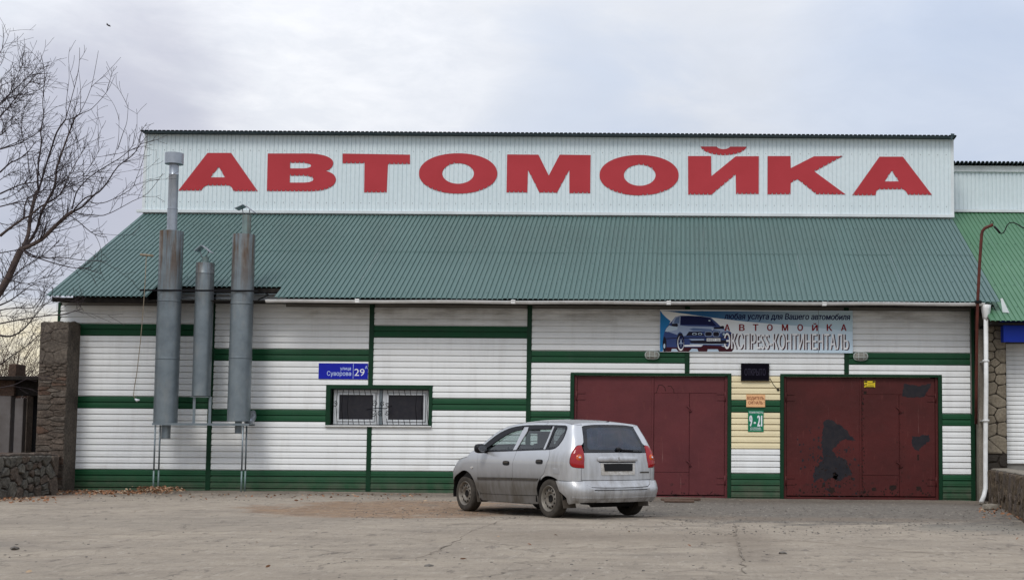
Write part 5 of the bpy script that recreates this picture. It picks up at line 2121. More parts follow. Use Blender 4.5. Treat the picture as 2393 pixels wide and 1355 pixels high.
TY2 = 31.0
base2 = at(-160, 1080, TY2)
tree2 = empty('bare_tree', 'denser leafless tree cut by the left edge of the picture, high twigs against the sky', 'tree', (base2.x, TY2, .8))
limbs2 = [
    (C1([(-120, 960), (0, 870), (70, 800), (250, 630), (340, 540), (440, 400)]), .022, .004, 30),
    (C1([(-120, 1100), (0, 1010), (60, 940), (200, 770), (350, 600), (440, 490)]), .022, .004, 34),
    (C1([(-60, 420), (0, 330), (70, 200), (110, 75)]), .012, .003, 6),
    (C1([(-60, 520), (0, 470), (40, 380), (20, 250)]), .010, .003, 6),
    (C1([(-120, 1260), (0, 1200), (40, 1170), (160, 1050), (330, 920)]), .020, .004, 22),
    (C1([(-120, 1400), (0, 1350), (240, 1250), (380, 1170), (430, 1150)]), .020, .004, 16),
    (C1([(-60, 930), (70, 820), (150, 640), (200, 530), (245, 440)]), .014, .003, 16),
    (C1([(-60, 760), (0, 690), (60, 660), (240, 630), (440, 670)]), .010, .003, 12),
    (C1([(0, 860), (150, 790), (350, 760), (500, 660)]), .012, .003, 12),
    (C1([(0, 1000), (100, 900), (250, 820)]), .016, .005, 18),
    (C1([(0, 1000), (60, 1080), (200, 960), (330, 830)]), .012, .003, 12),
    (C1([(-60, 660), (0, 640), (110, 510), (150, 470)]), .010, .003, 8),
    (C2([(-60, 460), (0, 410), (130, 330), (300, 290)]), .014, .004, 12),
    (C2([(-60, 840), (60, 880), (200, 860), (400, 800)]), .014, .004, 12),
    (C2([(-60, 620), (80, 600), (240, 500), (330, 420)]), .014, .004, 14),
    (C3([(-60, 360), (0, 440), (110, 440), (240, 350)]), .014, .004, 12),
    (C3([(-60, 700), (80, 560), (200, 470), (330, 300)]), .014, .004, 14),
    (C3([(-60, 830), (60, 800), (180, 850), (300, 830)]), .012, .004, 12),
]
tr, cr = px_tree(tree2, limbs2, 5, lv=1, dens=1.05, tl=(.3, .8), ylist=(TY2, TY2 - .8, TY2 + .8),
                 trunk=[(Vector((base2.x, TY2, .5)), .2), (Vector((base2.x - .1, TY2, 2.4)), .16), (at(-150, 700, TY2), .13), (at(-120, 500, TY2), .09), (at(-110, 300, TY2), .05)])
for a_, b2 in (((-110, 300), limbs2[0][0][0]), ((-115, 400), limbs2[1][0][0]), ((-110, 300), limbs2[2][0][0]), ((-118, 450), limbs2[4][0][0]), ((-118, 470), limbs2[5][0][0]), ((-110, 300), limbs2[3][0][0]), ((-125, 560), limbs2[13][0][0]), ((-130, 600), limbs2[16][0][0]), ((-115, 420), limbs2[6][0][0]), ((-130, 620), limbs2[15][0][0])):
    tr.tube([at(*a_, TY2) - Vector(tree2.location), at(*b2, TY2) - Vector(tree2.location)], [.045, .02], 6)
tr.build('trunk', 'bark', tree2)
cr.build('branches', 'twig', tree2)

# brush behind the ruin
rnd = random.Random(77)
for j, (pxc, Y, hh, n_, lab) in enumerate(((20, 44, 4.6, 60, 'reddish leafless bush behind the ruined shed chimney'), (80, 47, 4.2, 55, 'reddish leafless bush just left of the rubble pillar'), (-60, 41, 4.8, 55, 'reddish leafless bush at the left edge behind the shed'))):
    b0 = at(pxc, 1000, Y)
    bush = empty('bare_bush', lab, 'bush', (b0.x, Y, 1.0))
    mb = MB()
    for _ in range(n_):
        an = rnd.uniform(0, 6.28)
        s_ = rnd.uniform(.1, .75)
        twig(mb, Vector((rnd.uniform(-.5, .5), rnd.uniform(-.4, .4), 0)), Vector((math.cos(an) * s_, math.sin(an) * s_, 1)), hh * rnd.uniform(.6, 1.0), .02, rnd, 1, .1)
    mb.build('branches', 'twig_brown', bush)

# ------------------------------------------------------------------ the car
CAR_YAW = math.radians(129.5)
car = empty('parked_car', 'dusty silver compact estate car with black side trims parked in front of the left gate', 'car', (-1.405, 21.66, .11), CAR_YAW)


def interp(tab, x):
    if x <= tab[0][0]:
        return tab[0][1]
    for (a, va), (b, vb) in zip(tab, tab[1:]):
        if x <= b:
            t = (x - a) / (b - a)
            return va + (vb - va) * t
    return tab[-1][1]


def sinterp(tab, x):
    """monotone-ish smooth interpolation"""
    n = len(tab)
    if x <= tab[0][0]:
        return tab[0][1]
    if x >= tab[-1][0]:
        return tab[-1][1]
    for i in range(n - 1):
        if x <= tab[i + 1][0]:
            break
    x0, y0 = tab[i]
    x1, y1 = tab[i + 1]

    def sl(j):
        if j <= 0 or j >= n - 1:
            k = 0 if j <= 0 else n - 2
            return (tab[k + 1][1] - tab[k][1]) / (tab[k + 1][0] - tab[k][0])
        a = (tab[j][1] - tab[j - 1][1]) / (tab[j][0] - tab[j - 1][0])
        b = (tab[j + 1][1] - tab[j][1]) / (tab[j + 1][0] - tab[j][0])
        return 0 if a * b <= 0 else 2 * a * b / (a + b)
    h = x1 - x0
    t = (x - x0) / h
    m0, m1 = sl(i) * h, sl(i + 1) * h
    return (2 * t ** 3 - 3 * t * t + 1) * y0 + (t ** 3 - 2 * t * t + t) * m0 + (-2 * t ** 3 + 3 * t * t) * y1 + (t ** 3 - t * t) * m1


WT = [(.18, .775), (.30, .800), (.42, .825), (.55, .838), (.70, .846), (.84, .849), (.90, .842), (1.0, .820), (1.04, .800), (1.20, .738), (1.36, .678), (1.42, .652), (1.48, .60)]
XR = [(.18, -.56), (.26, -.66), (.33, -.70), (.44, -.722), (.455, -.718), (.575, -.650), (.75, -.635), (.95, -.605), (1.02, -.585), (1.20, -.505), (1.42, -.375), (1.50, -.35)]
XF = [(.18, 3.12), (.28, 3.20), (.42, 3.25), (.55, 3.26), (.66, 3.24), (.75, 3.18), (.85, 3.06), (1.0, 2.9), (1.5, 2.7)]
RR_ = [(.2, .24), (.6, .22), (.95, .19), (1.1, .14), (1.42, .10)]
RF = .55
ZS = [(-.6, 1.430), (-.3, 1.440), (0, 1.455), (.66, 1.466), (1.0, 1.460), (1.2, 1.446), (1.34, 1.428), (1.48, 1.400), (1.62, 1.356), (1.76, 1.296), (1.92, 1.205), (2.05, 1.118), (2.15, 1.055), (2.25, 1.012), (2.4, .970), (2.7, .905), (2.85, .865), (3.0, .82), (3.1, .79), (3.4, .72)]
ZC = [(-.6, 1.452), (-.3, 1.475), (0, 1.505), (.5, 1.525), (.9, 1.522), (1.2, 1.502), (1.48, 1.455), (1.76, 1.365), (2.05, 1.235), (2.3, 1.115), (2.45, 1.045), (2.6, .985), (2.75, .945), (2.9, .895), (3.05, .83), (3.15, .79), (3.4, .76)]
UFR = 2.35       # where the side starts to curl into the nose


def SP(u, z):
    """left body surface. u: x along the side, [-.6,-.3] rear corner, [-1.2,-.6] rear face; >2.7 front corner, >3.1 nose"""
    w = sinterp(WT, z)
    xr = sinterp(XR, z)
    r = sinterp(RR_, z)
    if u >= UFR:
        xf = sinterp(XF, z)
        if u <= 2.7:
            t = (u - UFR) / (2.7 - UFR)
            return Vector((UFR + (xf - RF - UFR) * t, w - .004 * t, z))
        if u <= 3.1:
            a = (u - 2.7) / .4 * math.pi / 2
            return Vector((xf - RF + RF * math.sin(a), w - .004 - RF * .85 * (1 - math.cos(a)), z))
        t = (u - 3.1) / .6
        wy = w - .004 - RF * .85
        return Vector((xf + .05 * (1 - (1 - t) ** 2), wy * (1 - t), z))
    if u >= 0:
        return Vector((u, w, z))
    if u >= -.3:
        return Vector(((xr + r) * (u / -.3), w, z))
    if u >= -.6:
        a = (-.3 - u) / .3 * math.pi / 2
        return Vector((xr + r - r * math.sin(a), w - r * (1 - math.cos(a)), z))
    t = min(max((u + 1.2) / .6, 0), 1)
    y = (w - r) * t
    s = min(max((z - 1.1) / .32, 0), 1)
    return Vector((xr - .045 * (1 - t * t), y, z + .028 * s * s * (1 - t ** 3)))


def ux(x, z):
    if x >= 0:
        return x
    return -.3 * x / (sinterp(XR, z) + sinterp(RR_, z)) if x > sinterp(XR, z) + sinterp(RR_, z) else -.3


def uy(y, z):
    return -1.2 + .6 * y / (sinterp(WT, z) - sinterp(RR_, z))


def nrm(fn, u, z, e=.004):
    a = fn(u + e, z) - fn(u - e, z)
    b = fn(u, z + e) - fn(u, z - e)
    n = a.cross(b)
    return n.normalized() if n.length > 1e-12 else Vector((0, 1, 0))


def sidenormal(u, z):
    n = nrm(SP, u, z)
    if n.y < 0 and u > -.6 and u < 3.1:
        n = -n
    if u <= -.6 and n.x > 0:
        n = -n
    if u >= 3.1 and n.x < 0:
        n = -n
    return n


def dens(pts, step):
    out = []
    n = len(pts)
    for i in range(n):
        a, b = pts[i], pts[(i + 1) % n]
        k = max(1, int(math.hypot(b[0] - a[0], b[1] - a[1]) / step))
        for s in range(k):
            t = s / k
            out.append((a[0] + (b[0] - a[0]) * t, a[1] + (b[1] - a[1]) * t))
    return out


def inside(p, poly):
    x, y = p
    c = False
    n = len(poly)
    for i in range(n):
        a, b = poly[i], poly[(i + 1) % n]
        if (a[1] > y) != (b[1] > y) and x < (b[0] - a[0]) * (y - a[1]) / (b[1] - a[1]) + a[0]:
            c = not c
    return c


def dist_edge(p, poly):
    best = 9
    for i in range(len(poly)):
        a, b = poly[i], poly[(i + 1) % len(poly)]
        dx, dy = b[0] - a[0], b[1] - a[1]
        l2 = dx * dx + dy * dy
        t = 0 if l2 == 0 else min(max(((p[0] - a[0]) * dx + (p[1] - a[1]) * dy) / l2, 0), 1)
        best = min(best, math.hypot(p[0] - a[0] - dx * t, p[1] - a[1] - dy * t))
    return best


def skin(outline, holes=(), fn=SP, nf=sidenormal, off=0.0, step=.045, lip=.012, dome=0.0, domew=.03):
    """triangulated surface patch; returns (verts, faces)"""
    loops = [dens(outline, step)] + [dens(h, step) for h in holes]
    pts, edges = [], []
    for lp in loops:
        s = len(pts)
        pts += lp
        edges += [(s + i, s + (i + 1) % len(lp)) for i in range(len(lp))]
    us = [p[0] for p in loops[0]]
    zs_ = [p[1] for p in loops[0]]
    u = math.floor(min(us) / step) * step
    while u < max(us):
        z = math.floor(min(zs_) / step) * step
        while z < max(zs_):
            q = (u, z)
            if inside(q, loops[0]) and not any(inside(q, h) for h in loops[1:]) and all(dist_edge(q, l) > step * .35 for l in loops):
                pts.append(q)
            z += step
        u += step
    res = delaunay_2d_cdt([Vector(p) for p in pts], edges, [], 0, 1e-6)
    V2, E2, F2 = res[0], res[1], res[2]
    faces = []
    for f in F2:
        c = (sum(V2[i].x for i in f) / len(f), sum(V2[i].y for i in f) / len(f))
        if inside(c, loops[0]) and not any(inside(c, h) for h in loops[1:]):
            faces.append(tuple(f))
    vs = []
    for v in V2:
        n = nf(v.x, v.y)
        o_ = off
        if dome:
            dd = min(min(dist_edge((v.x, v.y), l) for l in loops) / domew, 1)
            o_ += dome * (1 - (1 - dd) ** 2)
        vs.append(fn(v.x, v.y) + n * o_)
    # orientation
    sgn = 0
    for f in faces[:40]:
        a, b, c = vs[f[0]], vs[f[1]], vs[f[2]]
        sgn += (b - a).cross(c - a).dot(nf(V2[f[0]].x, V2[f[0]].y))
    if sgn < 0:
        faces = [f[::-1] for f in faces]
    # lip
    if lip:
        cnt = {}
        for f in faces:
            for i in range(len(f)):
                e = (f[i], f[(i + 1) % len(f)])
                cnt[e] = cnt.get(e, 0) + 1
        bnd = [e for e in cnt if (e[1], e[0]) not in cnt]
        idx = {}
        for a, b in bnd:
            for i in (a, b):
                if i not in idx:
                    idx[i] = len(vs)
                    vs.append(vs[i] - nf(V2[i].x, V2[i].y) * lip)
        for a, b in bnd:
            faces.append((b, a, idx[a], idx[b]))
    return vs, faces


def car_part(name, mat, chunks, parent=None, mirror=False, smooth=True, label=None, ang=40):
    mb = MB()
    for vs, fs in chunks:
        if mirror:
            mb.add([(v[0], -v[1], v[2]) for v in vs], [f[::-1] for f in fs], 0, smooth)
        else:
            mb.add(vs, fs, 0, smooth)
    o = mb.build(name, mat, parent or car)
    if smooth:
        smooth_by_angle(o, ang)
    if label:
        o['label'] = label
    return o


def arc(cx, cz, r, a0, a1, n=14, rz=None):
    rz = rz or r
    return [(cx + r * math.cos(math.radians(a0 + (a1 - a0) * i / n)), cz + rz * math.sin(math.radians(a0 + (a1 - a0) * i / n))) for i in range(n + 1)]


BELT = [(2.09, .985), (1.5, .998), (1.0, 1.012), (.5, 1.028), (.02, 1.04), (-.12, 1.05)]
belt = lambda x: sinterp(sorted(BELT), x)
fcut = .0035
# side outlines in (x, z) - all on the left side
FW, RW = (2.5, .298), (0.0, .298)
fender = [(2.085, belt(2.085) + .0), (2.07, .80), (2.075, .56), (2.06, .36), (2.03, .235), (2.12, .225)] + \
    arc(2.5, .30, .372, 192, 12, 18, .382)[0:] + [(2.95, .26), (3.7, .26), (3.7, .50), (3.7, .74)] + \
    [(u, interp([(2.15, 1.052), (2.25, 1.010), (2.4, .966), (2.7, .897), (2.85, .85), (3.1, .775), (3.7, .735)], u)) for u in (3.4, 3.1, 2.95, 2.85, 2.7, 2.55, 2.4, 2.25)] + [(2.16, 1.03)]
fdoor = [(2.085 - fcut, belt(2.08)), (2.07 - fcut, .80), (2.075 - fcut, .56), (2.06 - fcut, .36), (2.02, .315), (1.5, .318), (1.005 + fcut, .322), (1.01 + fcut, .54), (1.00 + fcut, .80), (.955 + fcut, .93), (.94 + fcut, belt(.94))] + [(x, belt(x)) for x in (1.2, 1.5, 1.8)]
rdoor = [(1.01 - fcut, .54), (1.00 - fcut, .80), (.955 - fcut, .93), (.94 - fcut, belt(.94)), (.5, belt(.5)), (.03, belt(.03)), (-.01 + fcut, .98), (-.005 + fcut, .90), (.07, .76), (.11, .68), (.205, .622), (.285, .54), (.337, .44), (.345, .335), (1.005 - fcut, .322)]
zr = ZS
quarter = [(.03 - fcut, belt(.03) - .0), (-.01 - fcut, .98), (-.005 - fcut, .90), (.065, .755), (.105, .675), (.200, .614)]
quarter += [p for p in arc(0, .29, .345, 54, 128, 10, .355)]
quarter += [(ux(-.255, .52), .585), (-.3, .582), (-.6, .582), (uy(.665, .60), .585), (uy(.665, .75), .765), (-.60, .767), (-.51, .773), (-.453, .785), (-.424, .808), (-.411, .85), (-.413, .91), (-.429, .984), (-.461, 1.052), (-.494, 1.091), (-.54, 1.115), (uy(.60, 1.11), 1.122)]
quarter += [(uy(.565, 1.14), 1.16), (uy(.535, 1.25), 1.25), (uy(.505, 1.36), 1.36), (uy(.50, 1.40), 1.42), (-.5, 1.427), (-.4, 1.43), (-.3, 1.44)]
dlo_q = [(.04, 1.425), (ux(-.18, 1.42), 1.42), (ux(-.245, 1.40), 1.405), (ux(-.27, 1.37), 1.37), (ux(-.27, 1.30), 1.30), (ux(-.25, 1.20), 1.20), (ux(-.19, 1.10), 1.11), (ux(-.12, 1.06), 1.065), (ux(-.07, 1.05), 1.052)]
quarter += [(-.2, 1.447), (0, 1.455), (.03, 1.456), (.03, 1.428)] + dlo_q[0:] + [(0.0, 1.043)]
sill = [(2.02, .309), (1.0, .315), (.345, .325), (.34, .24), (.36, .20), (1.0, .195), (2.0, .20), (2.06, .22)]
roofrail = [(2.10, 1.085), (2.0, 1.148), (1.92, 1.195), (1.76, 1.288), (1.62, 1.348), (1.48, 1.392), (1.34, 1.420), (1.2, 1.437), (1.0, 1.450), (.66, 1.456), (.3, 1.453), (.03, 1.447), (.03, 1.427), (.3, 1.430), (.66, 1.432), (1.0, 1.427), (1.2, 1.412), (1.34, 1.392), (1.48, 1.360), (1.62, 1.315), (1.76, 1.252), (1.92, 1.158), (2.0, 1.105), (2.08, 1.045)]
roofrail_top = [(2.10, 1.085), (2.0, 1.150), (1.92, 1.200), (1.76, 1.293), (1.62, 1.353), (1.48, 1.397), (1.34, 1.425), (1.2, 1.443), (1.0, 1.457), (.66, 1.463), (.3, 1.460), (.03, 1.454)]
fglass = [(1.90, 1.030), (1.60, 1.205), (1.44, 1.28), (1.30, 1.335), (1.12, 1.362), (.955, 1.372), (1.005, 1.20), (1.045, 1.045), (1.5, 1.032)]
rglass = [(.80, 1.372), (.50, 1.378), (.16, 1.372), (.185, 1.20), (.215, 1.068), (.60, 1.055), (.965, 1.047), (.90, 1.20)]
qglass = [(.035, 1.385), (ux(-.17, 1.38), 1.38), (ux(-.215, 1.35), 1.35), (ux(-.225, 1.28), 1.28), (ux(-.20, 1.19), 1.19), (ux(-.15, 1.12), 1.12), (ux(-.10, 1.09), 1.09), (.10, 1.078), (.085, 1.20)]
frame_o = [(2.075, belt(2.07)), (2.08, 1.045), (2.0, 1.105), (1.92, 1.158), (1.76, 1.252), (1.62, 1.315), (1.48, 1.360), (1.34, 1.392), (1.2, 1.412), (1.0, 1.427), (.66, 1.432), (.3, 1.430), (.03, 1.427), (.028, 1.425)] + dlo_q[1:] + [(0, 1.043), (.5, belt(.5) + .001), (1.0, belt(1.0) + .001), (1.5, belt(1.5) + .001)]
bpillar = [(.955, 1.395), (.800, 1.398), (.835, 1.30), (.90, 1.18), (.965, 1.035), (1.055, 1.03), (1.01, 1.20), (.975, 1.32)]
cpillar = [(.145, 1.405), (.105, 1.405), (.12, 1.25), (.15, 1.05), (.20, 1.05), (.165, 1.25)]
moldf = [(2.065, .545), (2.07, .578), (1.5, .588), (1.02, .594), (1.02, .560), (1.5, .552)]
moldr = [(.995, .560), (.995, .594), (.6, .598), (.262, .600), (.285, .567), (.6, .563)]
creasef = None
headl = [(2.86, .62), (3.2, .60), (3.38, .62), (3.36, .71), (3.1, .745), (2.88, .765), (2.80, .74)]
tail = [(uy(.612, 1.10), 1.115), (-.59, 1.115), (-.54, 1.107), (-.497, 1.083), (-.467, 1.045), (-.436, .98), (-.421, .91), (-.419, .85), (-.432, .812), (-.458, .790), (-.51, .779), (-.60, .772), (uy(.615, .79), .772), (uy(.602, .9), .90), (uy(.60, 1.0), 1.0)]
bumper = [(ux(-.255, .50), .577), (-.3, .574), (-.5, .574), (-.6, .573), (uy(.625, .57), .572), (uy(.605, .53), .510), (uy(.53, .49), .468), (uy(.3, .47), .461), (-1.2, .459), (-1.2, .30), (-1.2, .262), (-.8, .262), (-.6, .265), (-.5, .262), (-.42, .25), (-.37, .235), (-.34, .26), (-.31, .33), (ux(-.315, .40), .42)]
lowhatch = [(uy(.655, .57), .570), (uy(.61, .52), .522), (uy(.54, .48), .482), (uy(.3, .47), .474), (-1.2, .472), (-1.2, .578), (uy(.4, .58), .580), (uy(.655, .58), .580)]
hatch = [(-1.2, .588), (uy(.5, .59), .590), (uy(.658, .60), .592), (uy(.658, .75), .768), (uy(.620, .79), .768), (uy(.597, .9), .90), (uy(.595, .99), 1.0), (-1.2, 1.005)]
hatch_top = [(-1.2, 1.405), (uy(.3, 1.4), 1.405), (uy(.46, 1.4), 1.40), (uy(.497, 1.39), 1.392), (uy(.497, 1.41), 1.425), (-1.2, 1.442)]
rwin = [(-1.2, 1.011), (uy(.585, 1.0), 1.006), (uy(.59, 1.04), 1.06), (uy(.575, 1.1), 1.11), (uy(.535, 1.24), 1.24), (uy(.498, 1.37), 1.37), (uy(.485, 1.39), 1.39), (uy(.45, 1.4), 1.395), (uy(.3, 1.4), 1.40), (-1.2, 1.40)]
rwin_in = [(-1.2, 1.045), (uy(.50, 1.0), 1.05), (uy(.515, 1.1), 1.09), (uy(.48, 1.2), 1.22), (uy(.44, 1.34), 1.345), (uy(.38, 1.36), 1.365), (-1.2, 1.37)]

for side in (0, 1):
    M_ = bool(side)
    sd_ = 'right' if side else 'left'
    car_part('front_wing', 'car_silver', [skin(fender)], mirror=M_)
    fd = car_part('front_door', 'car_silver', [skin(fdoor)], mirror=M_)
    rd = car_part('rear_door', 'car_silver', [skin(rdoor)], mirror=M_)
    car_part('rear_quarter', 'car_silver_rear', [skin(quarter)], mirror=M_)
    car_part('sill', 'car_silver', [skin(sill, off=-.006)], mirror=M_)
    car_part('roof_rail', 'car_silver', [skin(roofrail_top + roofrail[::-1][0:0] + [(.03, 1.428), (.3, 1.431), (.66, 1.433), (1.0, 1.428), (1.2, 1.413), (1.34, 1.393), (1.48, 1.361), (1.62, 1.316), (1.76, 1.253), (1.92, 1.159), (2.0, 1.106), (2.08, 1.046)], lip=0)], mirror=M_)
    wf = car_part('window_frame', 'car_black', [skin(frame_o, (fglass, rglass, qglass), off=-.004)], mirror=M_)
    car_part('side_window', 'car_glass', [skin(fglass, off=-.010, lip=0)], mirror=M_)
    car_part('side_window', 'car_glass', [skin(rglass, off=-.010, lip=0)], mirror=M_)
    car_part('side_window', 'quarter_glass', [skin(qglass, off=-.010, lip=0)], mirror=M_)
    car_part('door_pillar', 'car_silver', [skin(bpillar, off=.004, lip=.01)], mirror=M_)
    car_part('door_pillar', 'car_silver', [skin(cpillar, off=.004, lip=.01, step=.03)], mirror=M_)
    # wind deflector above the door glass
    defl = [(1.93, 1.085), (1.76, 1.212), (1.60, 1.293), (1.44, 1.343), (1.30, 1.372), (1.12, 1.392), (.96, 1.400), (.97, 1.352), (1.12, 1.335), (1.28, 1.305), (1.42, 1.255), (1.58, 1.185), (1.88, 1.030)]
    car_part('wind_deflector', 'car_black', [skin(defl, off=.020, lip=.02)], mirror=M_)
    car_part('wind_deflector', 'car_black', [skin([(.80, 1.405), (.16, 1.405), (.165, 1.355), (.80, 1.352)], off=.020, lip=.02)], mirror=M_)
    car_part('side_moulding', 'car_plastic', [skin(moldf, off=.014, lip=.016, step=.03)], fd, mirror=M_)
    car_part('side_moulding', 'car_plastic', [skin(moldr, off=.014, lip=.016, step=.03)], rd, mirror=M_)
    for dr, hx in ((fd, 1.19), (rd, .235)):
        hz = .822 if hx > 1 else .856
        cup = [(hx + .098 * math.copysign(abs(math.cos(a)) ** .6, math.cos(a)), hz + .036 * math.copysign(abs(math.sin(a)) ** .6, math.sin(a))) for a in np.linspace(0, 2 * math.pi, 20)[:-1]]
        car_part('door_handle', 'car_black', [skin(cup, off=.005, lip=.01, step=.03)], dr, mirror=M_)
        bar = [(hx + .075 * math.copysign(abs(math.cos(a)) ** .5, math.cos(a)), hz + .012 + .012 * math.sin(a)) for a in np.linspace(0, 2 * math.pi, 16)[:-1]]
        car_part('handle_grip', 'car_plastic', [skin(bar, off=.016, lip=.012, step=.03)], dr, mirror=M_)
    lt = car_part('tail_light', 'light_red', [skin(tail, off=.004, lip=.02, dome=.012, domew=.05, step=.03)], mirror=M_)
    ind = [(uy(.655, .96) + 0, .0)]
    cu_, cz_ = -.555, .930
    ring = [(cu_ + .048 * math.cos(a), cz_ + .046 * math.sin(a)) for a in np.linspace(0, 2 * math.pi, 20)[:-1]]
    car_part('indicator_lens', 'light_orange', [skin(ring, off=.017, lip=.01, dome=.016, domew=.05, step=.025)], lt, mirror=M_)
    ring = [(cu_ + .016 * math.cos(a), cz_ + .013 * math.sin(a)) for a in np.linspace(0, 2 * math.pi, 14)[:-1]]
    car_part('indicator_bulb', 'chrome', [skin(ring, off=.034, lip=.004, step=.03)], lt, mirror=M_)
    car_part('headlight', 'headlight', [skin(headl, off=.006, lip=.01, step=.04)], mirror=M_)
    if not side:
        ff = [(ux(-.13, .72) + 0, .765), (ux(-.30, .72), .768), (ux(-.315, .72), .68), (ux(-.15, .72), .678)]
        car_part('fuel_flap', 'car_silver', [skin(ff, off=.005, lip=.006, step=.03)])
        rp = [(2.245 + .035 * math.cos(a), .735 + .018 * math.sin(a)) for a in np.linspace(0, 2 * math.pi, 14)[:-1]]
        car_part('side_repeater', 'plate_white', [skin(rp, off=.010, lip=.01, step=.03)])
        # arch lip trims
    # mirrors
    s_ = -1 if side else 1
    mb = MB()
    n = 14
    prof = [(-.075, .35), (-.055, .85), (-.02, 1.0), (.02, .97), (.055, .75), (.075, .3)]
    vs, fs = [], []
    for dx, k in prof:
        for i in range(n):
            a = 2 * math.pi * i / n
            vs.append((1.80 + dx + .02, s_ * (.955 + .105 * k * math.copysign(abs(math.cos(a)) ** .7, math.cos(a))), 1.050 + .078 * k * math.copysign(abs(math.sin(a)) ** .7, math.sin(a))))
    for i in range(len(prof) - 1):
        for j in range(n):
            fs.append((i * n + j, i * n + (j + 1) % n, (i + 1) * n + (j + 1) % n, (i + 1) * n + j))
    fs += [tuple(range(n))[::-1], tuple((len(prof) - 1) * n + j for j in range(n))]
    mb.add(vs, fs, 0, True)
    mb.tube([(1.83, s_ * .80, 1.0), (1.83, s_ * .90, 1.01)], [.035, .03], 8)
    mi = mb.build('door_mirror', 'car_black', car)
    mb = MB()
    mb.poly([(1.80 - .062, s_ * (.955 + .078 * math.cos(a)), 1.05 + .056 * math.sin(a)) for a in np.linspace(0, 2 * math.pi, 16)[:-1]], (-1, 0, 0), .003)
    mb.build('mirror_glass', 'chrome', mi)


# rear centre panels: mirrored halves joined in one mesh
def both(name, mat, outs, parent=None, **k):
    lab = k.pop('label', None)
    mb = MB()
    for o_ in outs:
        vs, fs = skin(o_, **k)
        mb.add(vs, fs, 0, True)
        mb.add([(v[0], -v[1], v[2]) for v in vs], [f[::-1] for f in fs], 0, True)
    ob = mb.build(name, mat, parent or car)
    bm = bmesh.new()
    bm.from_mesh(ob.data)
    bmesh.ops.remove_doubles(bm, verts=bm.verts, dist=.0008)
    bad = [f for f in bm.faces if all(abs(v.co.y) < .0009 for v in f.verts)]
    bmesh.ops.delete(bm, geom=bad, context='FACES')
    bm.to_mesh(ob.data)
    bm.free()
    smooth_by_angle(ob, 40)
    return ob


hb = both('tailgate', 'car_silver_rear', [hatch])
both('tailgate_lip', 'car_silver_rear', [lowhatch], hb, off=.012, lip=.02)
both('roof_spoiler', 'car_silver_rear', [hatch_top], hb, off=.012, lip=.03)
# rear window: black border with a clear inner part
mb = MB()
bord = [p for p in rwin] + []
ringo = rwin[1:] + []
for o_ in ([(-1.2, 1.011)] + rwin[1:2] + [rwin[2]] + [(uy(.515, 1.1), 1.09), (uy(.50, 1.0), 1.05), (-1.2, 1.045)],):
    pass
ring1 = [(-1.2, 1.011), rwin[1], rwin[2], rwin[3], rwin[4], rwin[5], rwin[6], rwin[7], rwin[8], (-1.2, 1.40), (-1.2, 1.37), rwin_in[5], rwin_in[4], rwin_in[3], rwin_in[2], rwin_in[1], (-1.2, 1.045)]
both('window_border', 'car_black', [ring1], hb, off=.002, lip=.012, step=.03)
both('rear_window', 'rear_glass', [rwin_in], hb, off=.0035, lip=0)
both('window_gloss', 'window_glass', [rwin], hb, off=.006, lip=0)
bp_ = both('rear_bumper', 'car_silver_rear', [bumper], off=.018, lip=.03, dome=.010, domew=.03)
groove = [(-1.2, .322), (-.62, .325), (-.50, .33), (-.40, .335), (-.40, .347), (-.50, .343), (-.62, .339), (-1.2, .339)]
both('bumper_ridge', 'car_silver_rear', [groove], bp_, off=.036, lip=.018, step=.03)
groove = [(-1.2, .436), (uy(.50, .44), .438), (uy(.50, .44), .444), (-1.2, .442)]
both('bumper_seam', 'car_black', [groove], bp_, off=.0285, lip=.003, step=.05)
gar = [(-1.2, .865), (uy(.33, .86), .866), (uy(.375, .88), .880), (uy(.385, .9), .905), (uy(.375, .93), .930), (uy(.34, .94), .942), (-1.2, .946)]
ga = both('handle_garnish', 'car_silver_rear', [gar], hb, off=.022, lip=.025, dome=.012, domew=.03, step=.025)
rec = [(-1.2, .852), (uy(.35, .85), .852), (uy(.35, .85), .866), (-1.2, .866)]
both('handle_recess', 'car_black', [rec], hb, off=.004, lip=.003, step=.03)
pf = [(-1.2, .665), (uy(.315, .66), .665), (uy(.315, .66), .845), (-1.2, .845)]
pl = both('plate_holder', 'plate_white', [pf], hb, off=.010, lip=.012, step=.05)
pf = [(-1.2, .722), (uy(.265, .73), .724), (uy(.275, .8), .835), (-1.2, .838)]
both('number_plate', 'plate_dark', [pf], pl, off=.016, lip=.006, step=.05)
# emblem of three small lozenges
mb = MB()
ex = SP(-1.2, .915).x - .040
for an in (90, 210, 330):
    a = math.radians(an)
    d, s_ = Vector((0, math.cos(a), math.sin(a))), Vector((0, -math.sin(a), math.cos(a)))
    c_ = Vector((ex, 0, .912))
    mb.poly([c_, c_ + d * .021 + s_ * .012, c_ + d * .042, c_ + d * .021 - s_ * .012], (-1, 0, 0), .006)
mb.build('emblem', 'chrome', ga)
# model lettering bar
mb = MB()
bx = SP(uy(-.52, .7) if False else uy(.52, .7), .70)
for i in range(9):
    y = -.44 - .022 * i
    p = SP(uy(-y, .703), .703)
    mb.box(p.x - .008, p.x - .003, y - .008, y + .008, .693, .712)
mb.build('model_badge', 'car_plastic', hb)
